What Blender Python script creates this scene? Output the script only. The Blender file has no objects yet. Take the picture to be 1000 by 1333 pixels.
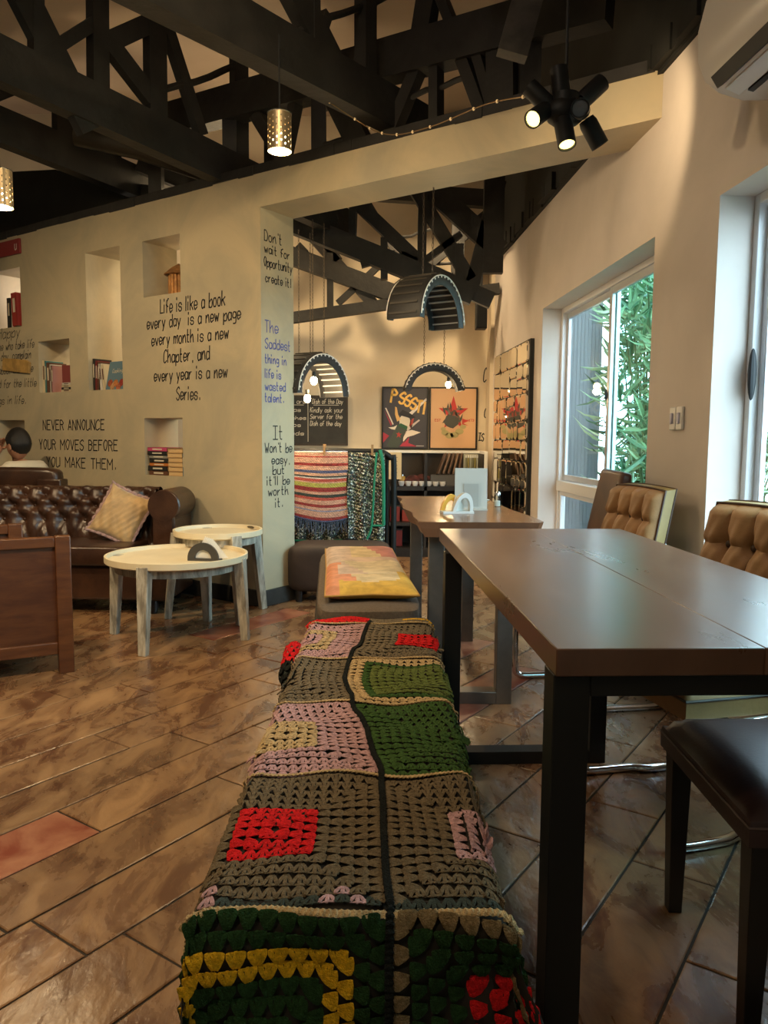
import bpy, math, random
from mathutils import Vector, Matrix, noise

# ------------------------------------------------------------ camera, sky, exposure
scene = bpy.context.scene
COL = scene.collection
cam_d = bpy.data.cameras.new('camera')
cam_d.sensor_fit = 'VERTICAL'
cam_d.sensor_height = 24.0
cam_d.lens = 24.0 * 1000.0 / 1333.0
cam_d.clip_start = 0.02
cam = bpy.data.objects.new('camera', cam_d)
COL.objects.link(cam)
cam.matrix_world = Matrix.Translation((0, 0, 1.07)) @ Matrix.Rotation(math.radians(90 - 5.51), 4, 'X') @ Matrix.Rotation(math.radians(0.4), 4, 'Z')
scene.camera = cam

world = bpy.data.worlds.new('overcast_sky')
scene.world = world
world.use_nodes = True
wn = world.node_tree
wn.nodes['Background'].inputs['Color'].default_value = (0.62, 0.84, 1.0, 1)
wn.nodes['Background'].inputs['Strength'].default_value = 11.0

vs = scene.view_settings
vs.view_transform = 'Standard'
vs.look = 'None'
vs.exposure = 0.15
vs.gamma = 1.0
vs.use_curve_mapping = False

R = math.radians
WARM = (1.0, 0.66, 0.30)
WARM2 = (1.0, 0.74, 0.42)


def lamp(name, kind, loc, energy, color=WARM, size=0.05, target=None, spot=60, blend=0.5):
    d = bpy.data.lights.new(name, kind)
    d.energy = energy
    d.color = color
    if kind in ('POINT', 'SPOT'):
        d.shadow_soft_size = size
    if kind == 'SPOT':
        d.spot_size = R(spot)
        d.spot_blend = blend
    if kind == 'AREA':
        d.size = size
    o = bpy.data.objects.new(name, d)
    o.location = loc
    if target is not None:
        o.rotation_euler = (Vector(target) - Vector(loc)).to_track_quat('-Z', 'Y').to_euler()
    COL.objects.link(o)
    return o


# ceiling lamps of the cafe that hang outside the frame
lamp('off_frame_light', 'SPOT', (-1.5, 1.3, 2.9), 190, WARM2, 0.08, (-1.7, 2.4, 0), 100, 0.8)
lamp('off_frame_light', 'SPOT', (-3.0, 3.2, 2.9), 150, WARM2, 0.08, (-2.4, 4.8, 0.9), 110, 0.8)
lamp('off_frame_light', 'SPOT', (-0.3, 1.6, 2.95), 95, WARM2, 0.06, (-0.9, 4.4, 1.2), 90, 0.8)
lamp('off_frame_light', 'SPOT', (-0.7, -0.3, 2.9), 48, WARM2, 0.08, (-0.35, 1.4, 0.4), 62, 0.9)
# lamps in the room behind the opening
lamp('back_room_light', 'POINT', (-1.35, 6.3, 2.25), 22, WARM2, 0.06)
lamp('back_room_light', 'SPOT', (0.40, 6.2, 3.2), 110, WARM2, 0.05, (0.2, 7.2, 0.9), 110, 0.8)
lamp('back_room_light', 'SPOT', (0.10, 4.95, 3.0), 45, WARM2, 0.05, (-0.2, 5.6, 0.5), 80, 0.8)
lamp('back_room_light', 'POINT', (-2.6, 6.6, 2.3), 10, (1.0, 0.85, 0.72), 0.08)
lamp('off_frame_light', 'POINT', (-1.0, 1.2, 3.45), 24, (1.0, 0.82, 0.66), 0.15)  # added fill without a fixture, above the frame, to brighten the ceiling
lamp('back_room_light', 'POINT', (-1.3, 6.2, 2.9), 14, WARM2, 0.1)

# ------------------------------------------------------------ materials
MATS = {}


def mat(name, col, rough=0.6, metal=0.0, var=0.0, scale=8.0, dist=0.4, bump=0.0, bscale=60.0, col2=None, stretch=None,
        emit=None, estr=0.0, rand=0.0, spec=0.5, coat=0.0, sheen=0.0, detail=6, rvar=0.0, space='Object', turn=0.0):
    if name in MATS:
        return MATS[name]
    m = bpy.data.materials.new(name)
    m.use_nodes = True
    nt = m.node_tree
    b = nt.nodes['Principled BSDF']
    b.inputs['Roughness'].default_value = rough
    b.inputs['Metallic'].default_value = metal
    b.inputs['Specular IOR Level'].default_value = spec
    b.inputs['Coat Weight'].default_value = coat
    if sheen:
        b.inputs['Sheen Weight'].default_value = sheen
    c1 = tuple(col) + (1,)
    b.inputs['Base Color'].default_value = c1
    tc = nt.nodes.new('ShaderNodeTexCoord')
    mp = nt.nodes.new('ShaderNodeMapping')
    if space == 'World':
        g = nt.nodes.new('ShaderNodeNewGeometry')
        nt.links.new(g.outputs['Position'], mp.inputs[0])
    else:
        nt.links.new(tc.outputs[space], mp.inputs[0])
    if stretch:
        mp.inputs['Scale'].default_value = stretch
    mp.inputs['Rotation'].default_value = (0, 0, R(turn))
    last = None
    if var or col2 or rvar:
        nz = nt.nodes.new('ShaderNodeTexNoise')
        nz.inputs['Scale'].default_value = scale
        nz.inputs['Detail'].default_value = detail
        nz.inputs['Roughness'].default_value = 0.62
        nz.inputs['Distortion'].default_value = dist
        nt.links.new(mp.outputs[0], nz.inputs['Vector'])
        rp = nt.nodes.new('ShaderNodeValToRGB')
        rp.color_ramp.elements[0].position = 0.38
        rp.color_ramp.elements[1].position = 0.63
        c2 = col2 if col2 else tuple(min(1, x * (1 + var)) for x in col)
        c0 = col if col2 else tuple(x * (1 - var) for x in col)
        rp.color_ramp.elements[0].color = tuple(c0) + (1,)
        rp.color_ramp.elements[1].color = tuple(c2) + (1,)
        nt.links.new(nz.outputs['Fac'], rp.inputs[0])
        last = rp.outputs[0]
        if rvar:
            mr = nt.nodes.new('ShaderNodeMapRange')
            mr.inputs[3].default_value = rough - rvar
            mr.inputs[4].default_value = rough + rvar
            nt.links.new(nz.outputs['Fac'], mr.inputs[0])
            nt.links.new(mr.outputs[0], b.inputs['Roughness'])
    if rand:
        oi = nt.nodes.new('ShaderNodeObjectInfo')
        hs = nt.nodes.new('ShaderNodeHueSaturation')
        mr = nt.nodes.new('ShaderNodeMapRange')
        mr.inputs[3].default_value = 1 - rand
        mr.inputs[4].default_value = 1 + rand
        nt.links.new(oi.outputs['Random'], mr.inputs[0])
        nt.links.new(mr.outputs[0], hs.inputs['Value'])
        hs.inputs['Color'].default_value = c1
        if last:
            nt.links.new(last, hs.inputs['Color'])
        last = hs.outputs[0]
    if last:
        nt.links.new(last, b.inputs['Base Color'])
    if bump:
        n2 = nt.nodes.new('ShaderNodeTexNoise')
        n2.inputs['Scale'].default_value = bscale
        n2.inputs['Detail'].default_value = 5
        nt.links.new(mp.outputs[0], n2.inputs['Vector'])
        bp = nt.nodes.new('ShaderNodeBump')
        bp.inputs['Strength'].default_value = bump
        bp.inputs['Distance'].default_value = 0.01
        nt.links.new(n2.outputs['Fac'], bp.inputs['Height'])
        nt.links.new(bp.outputs[0], b.inputs['Normal'])
    if emit:
        b.inputs['Emission Color'].default_value = tuple(emit) + (1,)
        b.inputs['Emission Strength'].default_value = estr
    MATS[name] = m
    return m


def glass_mat(name, tint=(1, 1, 1), refl=0.06, blend=0.85):
    m = bpy.data.materials.new(name)
    m.use_nodes = True
    nt = m.node_tree
    for n in list(nt.nodes):
        nt.nodes.remove(n)
    out = nt.nodes.new('ShaderNodeOutputMaterial')
    tr = nt.nodes.new('ShaderNodeBsdfTransparent')
    tr.inputs[0].default_value = tuple(tint) + (1,)
    gl = nt.nodes.new('ShaderNodeBsdfGlossy')
    gl.inputs['Roughness'].default_value = 0.02
    mx = nt.nodes.new('ShaderNodeMixShader')
    lw = nt.nodes.new('ShaderNodeLayerWeight')
    lw.inputs[0].default_value = 0.5
    pw = nt.nodes.new('ShaderNodeMath')
    pw.operation = 'POWER'
    pw.inputs[1].default_value = 5
    ma = nt.nodes.new('ShaderNodeMath')
    ma.operation = 'MULTIPLY_ADD'
    ma.inputs[1].default_value = 0.30
    ma.inputs[2].default_value = 0.03
    nt.links.new(lw.outputs['Facing'], pw.inputs[0])
    nt.links.new(pw.outputs[0], ma.inputs[0])
    nt.links.new(ma.outputs[0], mx.inputs[0])
    nt.links.new(tr.outputs[0], mx.inputs[1])
    nt.links.new(gl.outputs[0], mx.inputs[2])
    nt.links.new(mx.outputs[0], out.inputs[0])
    MATS[name] = m
    return m


M_plaster = mat('cream_plaster', (0.385, 0.335, 0.235), 0.5, col2=(0.50, 0.415, 0.27), scale=1.7, dist=0.8, bump=0.12, bscale=9, space='World')
M_plaster_r = mat('white_plaster', (0.61, 0.54, 0.485), 0.6, var=0.05, scale=1.6, bump=0.08, bscale=12, space='World')
M_plaster_b = mat('back_plaster', (0.60, 0.50, 0.36), 0.65, var=0.05, scale=1.6, space='World')
M_ceiling = mat('ceiling_paint', (0.40, 0.31, 0.23), 0.8, var=0.06, scale=1.0, space='World')
M_black_timber = mat('black_timber', (0.019, 0.017, 0.015), 0.6, var=0.3, scale=6, bump=0.3, bscale=25, stretch=(1, 1, 1))
M_black_board = mat('black_board', (0.009, 0.009, 0.007), 0.8, var=0.3, scale=3, bump=0.3, bscale=8)
M_tile = mat('stone_tile', (0.105, 0.045, 0.022), 0.28, col2=(0.31, 0.18, 0.088), scale=7.0, dist=0.7, bump=0.40, bscale=14, rand=0.16, rvar=0.12, spec=1.0, space='World', detail=12, stretch=(1.3, 0.6, 1), turn=34.4)
M_tile_red = mat('red_tile', (0.20, 0.045, 0.025), 0.36, col2=(0.36, 0.16, 0.09), scale=6, bump=0.3, bscale=7, rand=0.1, rvar=0.1, space='World', detail=9)
M_grout = mat('dark_grout', (0.025, 0.02, 0.016), 0.9)
M_ink = mat('black_marker', (0.012, 0.012, 0.014), 0.6)
M_blue_ink = mat('blue_marker', (0.09, 0.10, 0.30), 0.6)
M_leather = mat('brown_leather', (0.030, 0.013, 0.008), 0.30, col2=(0.060, 0.026, 0.014), scale=5, bump=0.15, bscale=90, spec=0.6)
M_leather_d = mat('dark_leather', (0.036, 0.018, 0.019), 0.36, var=0.2, scale=5, bump=0.04, bscale=160, spec=0.6)
M_suede = mat('brown_suede', (0.032, 0.017, 0.012), 0.7, var=0.2, scale=4, bump=0.1, bscale=60)
M_tan = mat('tan_leather', (0.36, 0.19, 0.075), 0.5, var=0.12, scale=6, bump=0.1, bscale=80)
M_tan_side = mat('olive_tan_leather', (0.30, 0.20, 0.055), 0.5, var=0.1, scale=6)
M_pipe = mat('dark_piping', (0.05, 0.022, 0.010), 0.5)
M_chrome = mat('chrome', (0.75, 0.75, 0.77), 0.12, 1.0)
M_blackmetal = mat('black_metal', (0.010, 0.010, 0.010), 0.5, 0.0, spec=0.3)
M_greymetal = mat('grey_metal', (0.20, 0.18, 0.16), 0.38, 0.7, var=0.12, scale=9)
M_wood_table = mat('table_wood', (0.105, 0.050, 0.030), 0.30, col2=(0.15, 0.075, 0.044), scale=2.2, stretch=(2.5, 0.7, 1), rvar=0.08)
M_wood_edge = mat('table_edge_wood', (0.15, 0.062, 0.028), 0.45, var=0.2, scale=6)
M_wood_live = mat('live_edge_wood', (0.15, 0.065, 0.03), 0.22, col2=(0.27, 0.13, 0.06), scale=4, bump=0.1, bscale=30, stretch=(4, 1, 1))
M_wood_dark = mat('dark_wood_leg', (0.010, 0.008, 0.008), 0.4)
M_wood_chair = mat('reddish_wood', (0.075, 0.024, 0.008), 0.35, col2=(0.13, 0.045, 0.014), scale=4, bump=0.06, bscale=30, stretch=(1, 1, 6))
M_tray = mat('cream_tray', (0.72, 0.62, 0.43), 0.45, var=0.05, scale=5)
M_greywash = mat('grey_wash_wood', (0.20, 0.18, 0.145), 0.6, col2=(0.52, 0.48, 0.40), scale=9, bump=0.3, bscale=40, stretch=(3, 3, 0.7))
M_upvc = mat('white_frame', (0.72, 0.72, 0.72), 0.35)
M_alu = mat('silver_frame', (0.55, 0.56, 0.58), 0.35, 0.4)
M_glass = glass_mat('clear_glass', (0.95, 0.98, 0.98))
M_glass_t = glass_mat('tinted_glass', (0.74, 0.92, 0.90))
M_mirror = mat('mirror_glass', (0.85, 0.80, 0.72), 0.03, 1.0)
M_rubber = mat('tyre_rubber', (0.018, 0.017, 0.016), 0.55, bump=0.2, bscale=40)
M_white = mat('white_paint', (0.78, 0.78, 0.76), 0.4)
M_ac = mat('ac_plastic', (0.62, 0.58, 0.53), 0.35)
M_dark = mat('dark_void', (0.008, 0.009, 0.010), 0.6)
M_paper = mat('paper_white', (0.80, 0.78, 0.72), 0.7)
M_cream_pages = mat('book_pages', (0.62, 0.42, 0.20), 0.8, var=0.15, scale=3, stretch=(1, 1, 60))
M_bulb = mat('lit_bulb', (1, 0.8, 0.5), 0.4, emit=(1.0, 0.72, 0.36), estr=60)
M_bulb_soft = mat('lit_pinholes', (1, 0.8, 0.5), 0.4, emit=(1.0, 0.70, 0.30), estr=6)
M_skin = mat('skin', (0.36, 0.17, 0.10), 0.5)
M_hair = mat('black_hair', (0.008, 0.007, 0.007), 0.45, bump=0.5, bscale=120, stretch=(6, 1, 1))
M_shirt = mat('white_shirt', (0.68, 0.62, 0.50), 0.8)


def pm(name, col, rough=0.6, metal=0.0, **k):
    return mat(name, col, rough, metal, **k)


# ------------------------------------------------------------ mesh builder
class MB:
    def __init__(self):
        self.v = []
        self.f = []
        self.mi = []
        self.cur = 0

    def add(self, verts, faces):
        n = len(self.v)
        self.v += [tuple(p) for p in verts]
        self.f += [tuple(i + n for i in f) for f in faces]
        self.mi += [self.cur] * len(faces)
        return self

    def box(self, c, s, rot=None, taper=1.0):
        x, y, z = s[0] / 2, s[1] / 2, s[2] / 2
        P = [Vector((sx * x * (taper if sz < 0 else 1), sy * y * (taper if sz < 0 else 1), sz * z)) for sz in (-1, 1) for sy in (-1, 1) for sx in (-1, 1)]
        if rot is not None:
            P = [rot @ p for p in P]
        P = [p + Vector(c) for p in P]
        return self.add(P, [(0, 2, 3, 1), (4, 5, 7, 6), (0, 1, 5, 4), (2, 6, 7, 3), (0, 4, 6, 2), (1, 3, 7, 5)])

    def b2(self, a, b):
        return self.box([(a[i] + b[i]) / 2 for i in range(3)], [abs(b[i] - a[i]) for i in range(3)])

    def bar(self, p0, p1, w, h, up=(0, 0, 1), w1=None, h1=None):
        p0, p1 = Vector(p0), Vector(p1)
        d = (p1 - p0).normalized()
        u = Vector(up)
        s = d.cross(u)
        if s.length < 1e-3:
            s = d.cross(Vector((1, 0, 0)))
        s.normalize()
        t = s.cross(d).normalized()
        w1 = w if w1 is None else w1
        h1 = h if h1 is None else h1
        P = []
        for p, ww, hh in ((p0, w, h), (p1, w1, h1)):
            for a, b in ((-1, -1), (1, -1), (1, 1), (-1, 1)):
                P.append(p + s * a * ww / 2 + t * b * hh / 2)
        return self.add(P, [(3, 2, 1, 0), (4, 5, 6, 7), (0, 1, 5, 4), (1, 2, 6, 5), (2, 3, 7, 6), (3, 0, 4, 7)])

    def tube(self, pts, r, n=8, caps=True, smooth=0, closed=False):
        pts = [Vector(p) for p in pts]
        if smooth:
            pts = catmull(pts, smooth)
        rs = r if isinstance(r, (list, tuple)) else [r] * len(pts)
        if len(rs) != len(pts):
            rs = [rs[min(len(rs) - 1, int(i * len(rs) / len(pts)))] for i in range(len(pts))]
        V = []
        prev = None
        for i, p in enumerate(pts):
            a = pts[max(0, i - 1)]
            b = pts[min(len(pts) - 1, i + 1)]
            if closed:
                a = pts[i - 1]
                b = pts[(i + 1) % len(pts)]
            d = (b - a).normalized()
            if prev is None:
                s = d.cross(Vector((0, 0, 1)))
                if s.length < 0.05:
                    s = d.cross(Vector((1, 0, 0)))
            else:
                s = prev - d * prev.dot(d)
            s.normalize()
            prev = s
            t = d.cross(s)
            for k in range(n):
                A = 2 * math.pi * k / n
                V.append(p + (s * math.cos(A) + t * math.sin(A)) * rs[i])
        F = []
        m = len(pts)
        for i in range(m - 1 if not closed else m):
            j = (i + 1) % m
            for k in range(n):
                F.append((i * n + k, i * n + (k + 1) % n, j * n + (k + 1) % n, j * n + k))
        if caps and not closed:
            F.append(tuple(reversed(range(n))))
            F.append(tuple((m - 1) * n + k for k in range(n)))
        return self.add(V, F)

    def cyl(self, p0, p1, r0, r1=None, n=20):
        return self.tube([p0, p1], [r0, r0 if r1 is None else r1], n)

    def lathe(self, prof, c=(0, 0, 0), n=32, axis=None, close=False):
        V = []
        F = []
        Q = None
        if axis is not None:
            Q = Vector((0, 0, 1)).rotation_difference(Vector(axis))
        for r, z in prof:
            for k in range(n):
                A = 2 * math.pi * k / n
                p = Vector((r * math.cos(A), r * math.sin(A), z))
                if Q:
                    p = Q @ p
                V.append(p + Vector(c))
        m = len(prof)
        for i in range(m if close else m - 1):
            j = (i + 1) % m
            for k in range(n):
                F.append((i * n + k, i * n + (k + 1) % n, j * n + (k + 1) % n, j * n + k))
        if not close:
            F.append(tuple(reversed(range(n))))
            F.append(tuple((m - 1) * n + k for k in range(n)))
        return self.add(V, F)

    def ell(self, c, s, rot=None, nu=14, nv=9, pw=1.0):
        V = []
        F = []
        sg = lambda x: math.copysign(abs(x) ** pw, x)
        for j in range(nv + 1):
            ph = -math.pi / 2 + math.pi * j / nv
            for i in range(nu):
                th = 2 * math.pi * i / nu
                p = Vector((sg(math.cos(ph)) * sg(math.cos(th)) * s[0], sg(math.cos(ph)) * sg(math.sin(th)) * s[1], sg(math.sin(ph)) * s[2]))
                if rot is not None:
                    p = rot @ p
                V.append(p + Vector(c))
        for j in range(nv):
            for i in range(nu):
                F.append((j * nu + i, j * nu + (i + 1) % nu, (j + 1) * nu + (i + 1) % nu, (j + 1) * nu + i))
        return self.add(V, F)

    def grid(self, fn, nu, nv, cu=False):
        V = [fn(i / nu, j / nv) for j in range(nv + 1) for i in range(nu + 1)]
        F = [(j * (nu + 1) + i, j * (nu + 1) + i + 1, (j + 1) * (nu + 1) + i + 1, (j + 1) * (nu + 1) + i) for j in range(nv) for i in range(nu)]
        return self.add(V, F)

    def prism(self, pts, d):
        """polygon pts extruded by vector d"""
        n = len(pts)
        d = Vector(d)
        P = [Vector(p) for p in pts] + [Vector(p) + d for p in pts]
        F = [tuple(reversed(range(n))), tuple(range(n, 2 * n))] + [(i, (i + 1) % n, n + (i + 1) % n, n + i) for i in range(n)]
        return self.add(P, F)

    def build(self, name, mats, parent=None, smooth=False, bevel=0, seg=2, kind=None, sub=0, solid=0):
        me = bpy.data.meshes.new(name)
        me.from_pydata(self.v, [], self.f)
        if not isinstance(mats, (list, tuple)):
            mats = [mats]
        for m in mats:
            me.materials.append(m)
        if any(self.mi):
            me.polygons.foreach_set('material_index', self.mi)
        if smooth:
            me.polygons.foreach_set('use_smooth', [True] * len(me.polygons))
            try:
                me.set_sharp_from_angle(angle=R(50))
            except Exception:
                pass
        me.validate()
        me.update()
        o = bpy.data.objects.new(name, me)
        COL.objects.link(o)
        if parent is not None:
            o.parent = parent
        if solid:
            md = o.modifiers.new('thickness', 'SOLIDIFY')
            md.thickness = solid
            md.offset = 0
        if bevel:
            md = o.modifiers.new('bevel', 'BEVEL')
            md.width = bevel
            md.segments = seg
            md.limit_method = 'ANGLE'
            md.angle_limit = R(40)
            for p in me.polygons:
                p.use_smooth = True
            try:
                me.set_sharp_from_angle(angle=R(35))
            except Exception:
                pass
        if sub:
            md = o.modifiers.new('subdivision', 'SUBSURF')
            md.levels = sub
            md.render_levels = sub
        if kind:
            o['kind'] = kind
        return o


def catmull(P, k):
    out = []
    n = len(P)
    for i in range(n - 1):
        p0 = P[max(0, i - 1)]
        p1 = P[i]
        p2 = P[i + 1]
        p3 = P[min(n - 1, i + 2)]
        for j in range(k):
            t = j / k
            out.append(0.5 * ((2 * p1) + (p2 - p0) * t + (2 * p0 - 5 * p1 + 4 * p2 - p3) * t * t + (3 * p1 - p0 - 3 * p2 + p3) * t ** 3))
    out.append(P[-1])
    return out


def tag(o, label=None, cat=None, group=None, kind=None):
    if label:
        o['label'] = label
    if cat:
        o['category'] = cat
    if group:
        o['group'] = group
    if kind:
        o['kind'] = kind
    return o


def thing(name, label, cat, loc=(0, 0, 0), rz=0.0, group=None):
    o = bpy.data.objects.new(name, None)
    o.empty_display_size = 0.1
    COL.objects.link(o)
    o.location = loc
    o.rotation_euler = (0, 0, rz)
    return tag(o, label, cat, group)


def frame(name, loc, rz):
    return (Vector(loc), rz)


def place(o, fr):
    o.location = fr[0]
    o.rotation_euler = (0, 0, fr[1])
    return o


def kids(o):
    return [c for c in bpy.data.objects if c.parent == o]


def copy_tree(o, parent=None):
    c = o.copy()
    COL.objects.link(c)
    c.parent = parent
    for ch in kids(o):
        copy_tree(ch, c)
    return c


# local frames of the walls: X runs left to right as seen from the room, Y into the wall
F_LEFT = (Vector((-0.759, 4.782, 0)), R(-34.4))      # wall with the writing
F_PILL = (Vector((-0.759, 4.782, 0)), R(55.6))       # its end face
F_RIGHT = (Vector((1.182, 3.473, 0)), R(-86.9))      # window wall
F_BACK = (Vector((0, 7.3, 0)), 0.0)


def fw(fr, x, y, z):
    c, s = math.cos(fr[1]), math.sin(fr[1])
    return Vector((fr[0].x + c * x - s * y, fr[0].y + s * x + c * y, fr[0].z + z))


# ------------------------------------------------------------ hand lettering (single-stroke marker alphabet)
G = {
    'a': "45361604122243 4642", 'b': "0902 0415364543321203", 'c': "45361604122243", 'd': "45361604122243 4942",
    'e': "044445361604122243", 'f': "4939281812 0635", 'g': "45361604133344 46413010", 'h': "0902 0415263642",
    'i': "0602 -0809", 'k': "-0902 -4604 -1542", 'l': "-0902", 'm': "-0602 04162522 24364642", 'n': "-0602 0415263642",
    'o': "261604122232443626", 'p': "-0600 0415364543321203", 'r': "-0602 04152636", 's': "45361605143443321203",
    't': "19132232 -0636", 'u': "06031222324346 4642", 'v': "-062246", 'w': "-0612253246", 'x': "-0642 -4602", 'y': "-0622 -4610",
    'z': "-06460242",
    'A': "-022942 -1434", 'B': "-0902 0929384726 -2606 264533220 2", 'C': "4839180603122243", 'D': "-0902 0929474432 -3202",
    'E': "-49090242 -0636", 'F': "-490902 -0636", 'H': "-0902 -4942 -0646", 'I': "-0949 -2922 -0242", 'K': "-0902 -4905 -1642",
    'L': "-090242", 'M': "-0209254942", 'N': "-02094249", 'O': "29180613223346482 9", 'P': "-0902 09293847362606",
    'R': "-0902 09293847362606 -2642", 'S': "48391807163544321203", 'T': "-0949 -2922", 'U': "09031222334 349", 'V': "-092249",
    'W': "-0912263249", 'Y': "-092549 -2522", 'Z': "-09490242", '1': "-182922", '8': "291817354432231405374829",
    '7': "-094922", '3': "08293847362645332203", '.': "-2223", ',': "-2221", "'": "-2928", '!': "-2924 -2223", '-': "-0545",
}
WID = {'i': 0.35, 'l': 0.35, '.': 0.5, ',': 0.5, "'": 0.4, '!': 0.5, ' ': 0.75, 'm': 1.35, 'w': 1.25, 'M': 1.25, 'W': 1.35, 'f': 0.85, 't': 0.8, 'r': 0.9, '1': 0.6}


def glyph(ch):
    out = []
    raw = G.get(ch, '')
    toks = []
    for t in raw.split(' '):
        if toks and (len(toks[-1].lstrip('-')) % 2 == 1):
            toks[-1] += t
        else:
            toks.append(t)
    for t in toks:
        sm = not t.startswith('-')
        t = t.lstrip('-')
        pts = [Vector((int(t[i]) / 4.0, (int(t[i + 1]) - 2) / 7.0, 0)) for i in range(0, len(t), 2)]
        if sm and len(pts) > 2:
            out.append(catmull(pts, 4))
        else:
            out += [[p, q] for p, q in zip(pts, pts[1:])]
    return out


def stroke_mesh(mb, pts, w, y):
    n = len(pts)
    L = []
    for i, p in enumerate(pts):
        a = pts[max(0, i - 1)]
        b = pts[min(n - 1, i + 1)]
        d = (b - a)
        d = d.normalized() if d.length > 1e-7 else Vector((1, 0, 0))
        q = Vector((-d.y, d.x, 0)) * w / 2
        e = d * w * 0.35 * (-1 if i == 0 else (1 if i == n - 1 else 0))
        L.append((p + q + e, p - q + e))
    V = []
    for a, b in L:
        V += [(a.x, y, a.y), (b.x, y, b.y)]
    F = [(2 * i, 2 * i + 1, 2 * i + 3, 2 * i + 2) for i in range(n - 1)]
    mb.add(V, F)


def lettering(mb, text, x0, x1, z, h, w=0.007, y=-0.0015, slant=0.06, seed=0):
    """one line of hand lettering between x0 and x1, baseline z, capital height h"""
    rg = random.Random(text + str(seed))
    gap = 0.38
    tot = sum(WID.get(c, 1.0) + gap for c in text) - gap
    sx = (x1 - x0) / tot
    x = x0
    for c in text:
        cw = WID.get(c, 1.0)
        dz = rg.uniform(-0.03, 0.03) * h
        for st in glyph(c):
            pts = []
            for p in st:
                px = p.x * (cw if c not in 'il.,\'!' else 1.0) * sx
                if c in "il.,'!":
                    px = p.x * sx * 0.8
                pts.append(Vector((x + px + p.y * h * slant, z + dz + p.y * h, 0)))
            stroke_mesh(mb, pts, w, y)
        x += (cw + gap) * sx

# ============================================================ THE ROOM
def holed_wall(name, fr, u0, u1, z0, z1, th, holes, mats, y0=0.0):
    """wall slab whose room face is local y=y0; holes = (ua, ub, za, zb) cut right through"""
    us = sorted(set([u0, u1] + [h[0] for h in holes] + [h[1] for h in holes]))
    zs = sorted(set([z0, z1] + [h[2] for h in holes] + [h[3] for h in holes]))
    us = [u for u in us if u0 <= u <= u1]
    zs = [z for z in zs if z0 <= z <= z1]
    inh = lambda u, z: any(h[0] < u < h[1] and h[2] < z < h[3] for h in holes)
    m = MB()
    solid = {}
    for i in range(len(us) - 1):
        for j in range(len(zs) - 1):
            solid[i, j] = not inh((us[i] + us[i + 1]) / 2, (zs[j] + zs[j + 1]) / 2)
    a, b = y0, y0 + th
    for (i, j), s in solid.items():
        if not s:
            continue
        x0, x1, p, q = us[i], us[i + 1], zs[j], zs[j + 1]
        m.add([(x0, a, p), (x1, a, p), (x1, a, q), (x0, a, q)], [(0, 1, 2, 3)])
        m.add([(x0, b, p), (x1, b, p), (x1, b, q), (x0, b, q)], [(3, 2, 1, 0)])
        for di, dj, e in ((-1, 0, ((x0, p), (x0, q))), (1, 0, ((x1, q), (x1, p))), (0, -1, ((x1, p), (x0, p))), (0, 1, ((x0, q), (x1, q)))):
            if not solid.get((i + di, j + dj), False):
                (ex, ez), (fx, fz) = e
                m.add([(ex, a, ez), (fx, a, fz), (fx, b, fz), (ex, b, ez)], [(0, 1, 2, 3)])
    return place(m.build(name, mats, kind='structure'), fr)


# ---- floor: grout bed with single stone tiles laid along the diagonal
m = MB()
m.b2((-7, -2.2, -0.06), (3.0, 8.2, -0.004))
floor = m.build('floor', M_grout, kind='structure')
La = Vector((0.8251, -0.5650, 0))
Ta = Vector((0.5650, 0.8251, 0))
A0, PW, TL = -0.325, 0.2045, 0.80
known = {-6: 0.890, -8: 1.215, -7: 1.635, -10: 1.620, -9: 1.796, -11: 1.877, 0: 1.586, -1: 1.905, -2: 2.165, -5: 0.878 + 0.1, -4: 1.45, -3: 1.05}
rg = random.Random(5)


def tile_mesh(name, w, l, material):
    t = MB()
    g, d, b = 0.0062, 0.022, 0.003
    x, y = w / 2 - g / 2, l / 2 - g / 2
    V = []
    for xx, yy, zz in ((x, y, -d), (x, y, -b * 0.6), (x - b, y - b, 0)):
        V += [(-xx, -yy, zz), (xx, -yy, zz), (xx, yy, zz), (-xx, yy, zz)]
    F = [(8, 9, 10, 11)]
    for k in (0, 4):
        for i in range(4):
            F.append((k + i, k + (i + 1) % 4, k + 4 + (i + 1) % 4, k + 4 + i))
    me = bpy.data.meshes.new(name)
    me.from_pydata(V, [], F)
    me.materials.append(material)
    return me


me_tile = tile_mesh('tile', PW, TL, M_tile)
me_tile_r = tile_mesh('tile', PW, TL, M_tile_red)
cells = []
for k in range(-26, 14):
    j0 = known.get(k, rg.uniform(0, 0.8))
    for q in range(-9, 16):
        a = A0 + (k + 0.5) * PW - 0.0
        t = j0 - TL * q + 0.4
        c = La * a + Ta * t
        if not (-4.6 < c.x < 1.55 and 0.1 < c.y < 7.4):
            continue
        vis = abs(c.x) < 0.58 * c.y + 1.6
        if not vis:
            continue
        red = (k == -8 and abs(t - (1.215 - 0.4)) < 0.05) or any(abs((Vector(q) - c).dot(La)) < PW / 2 and abs((Vector(q) - c).dot(Ta)) < TL / 2 for q in ((0.31, 2.85, 0), (-0.61, 4.5, 0), (0.55, 3.95, 0), (-0.95, 5.2, 0)))
        cells.append((c.length, c, red))
cells.sort(key=lambda e: e[0] + (100 if abs(e[1].x) > 0.55 * e[1].y + 0.45 else 0))
stuff_tiles = MB()
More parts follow.
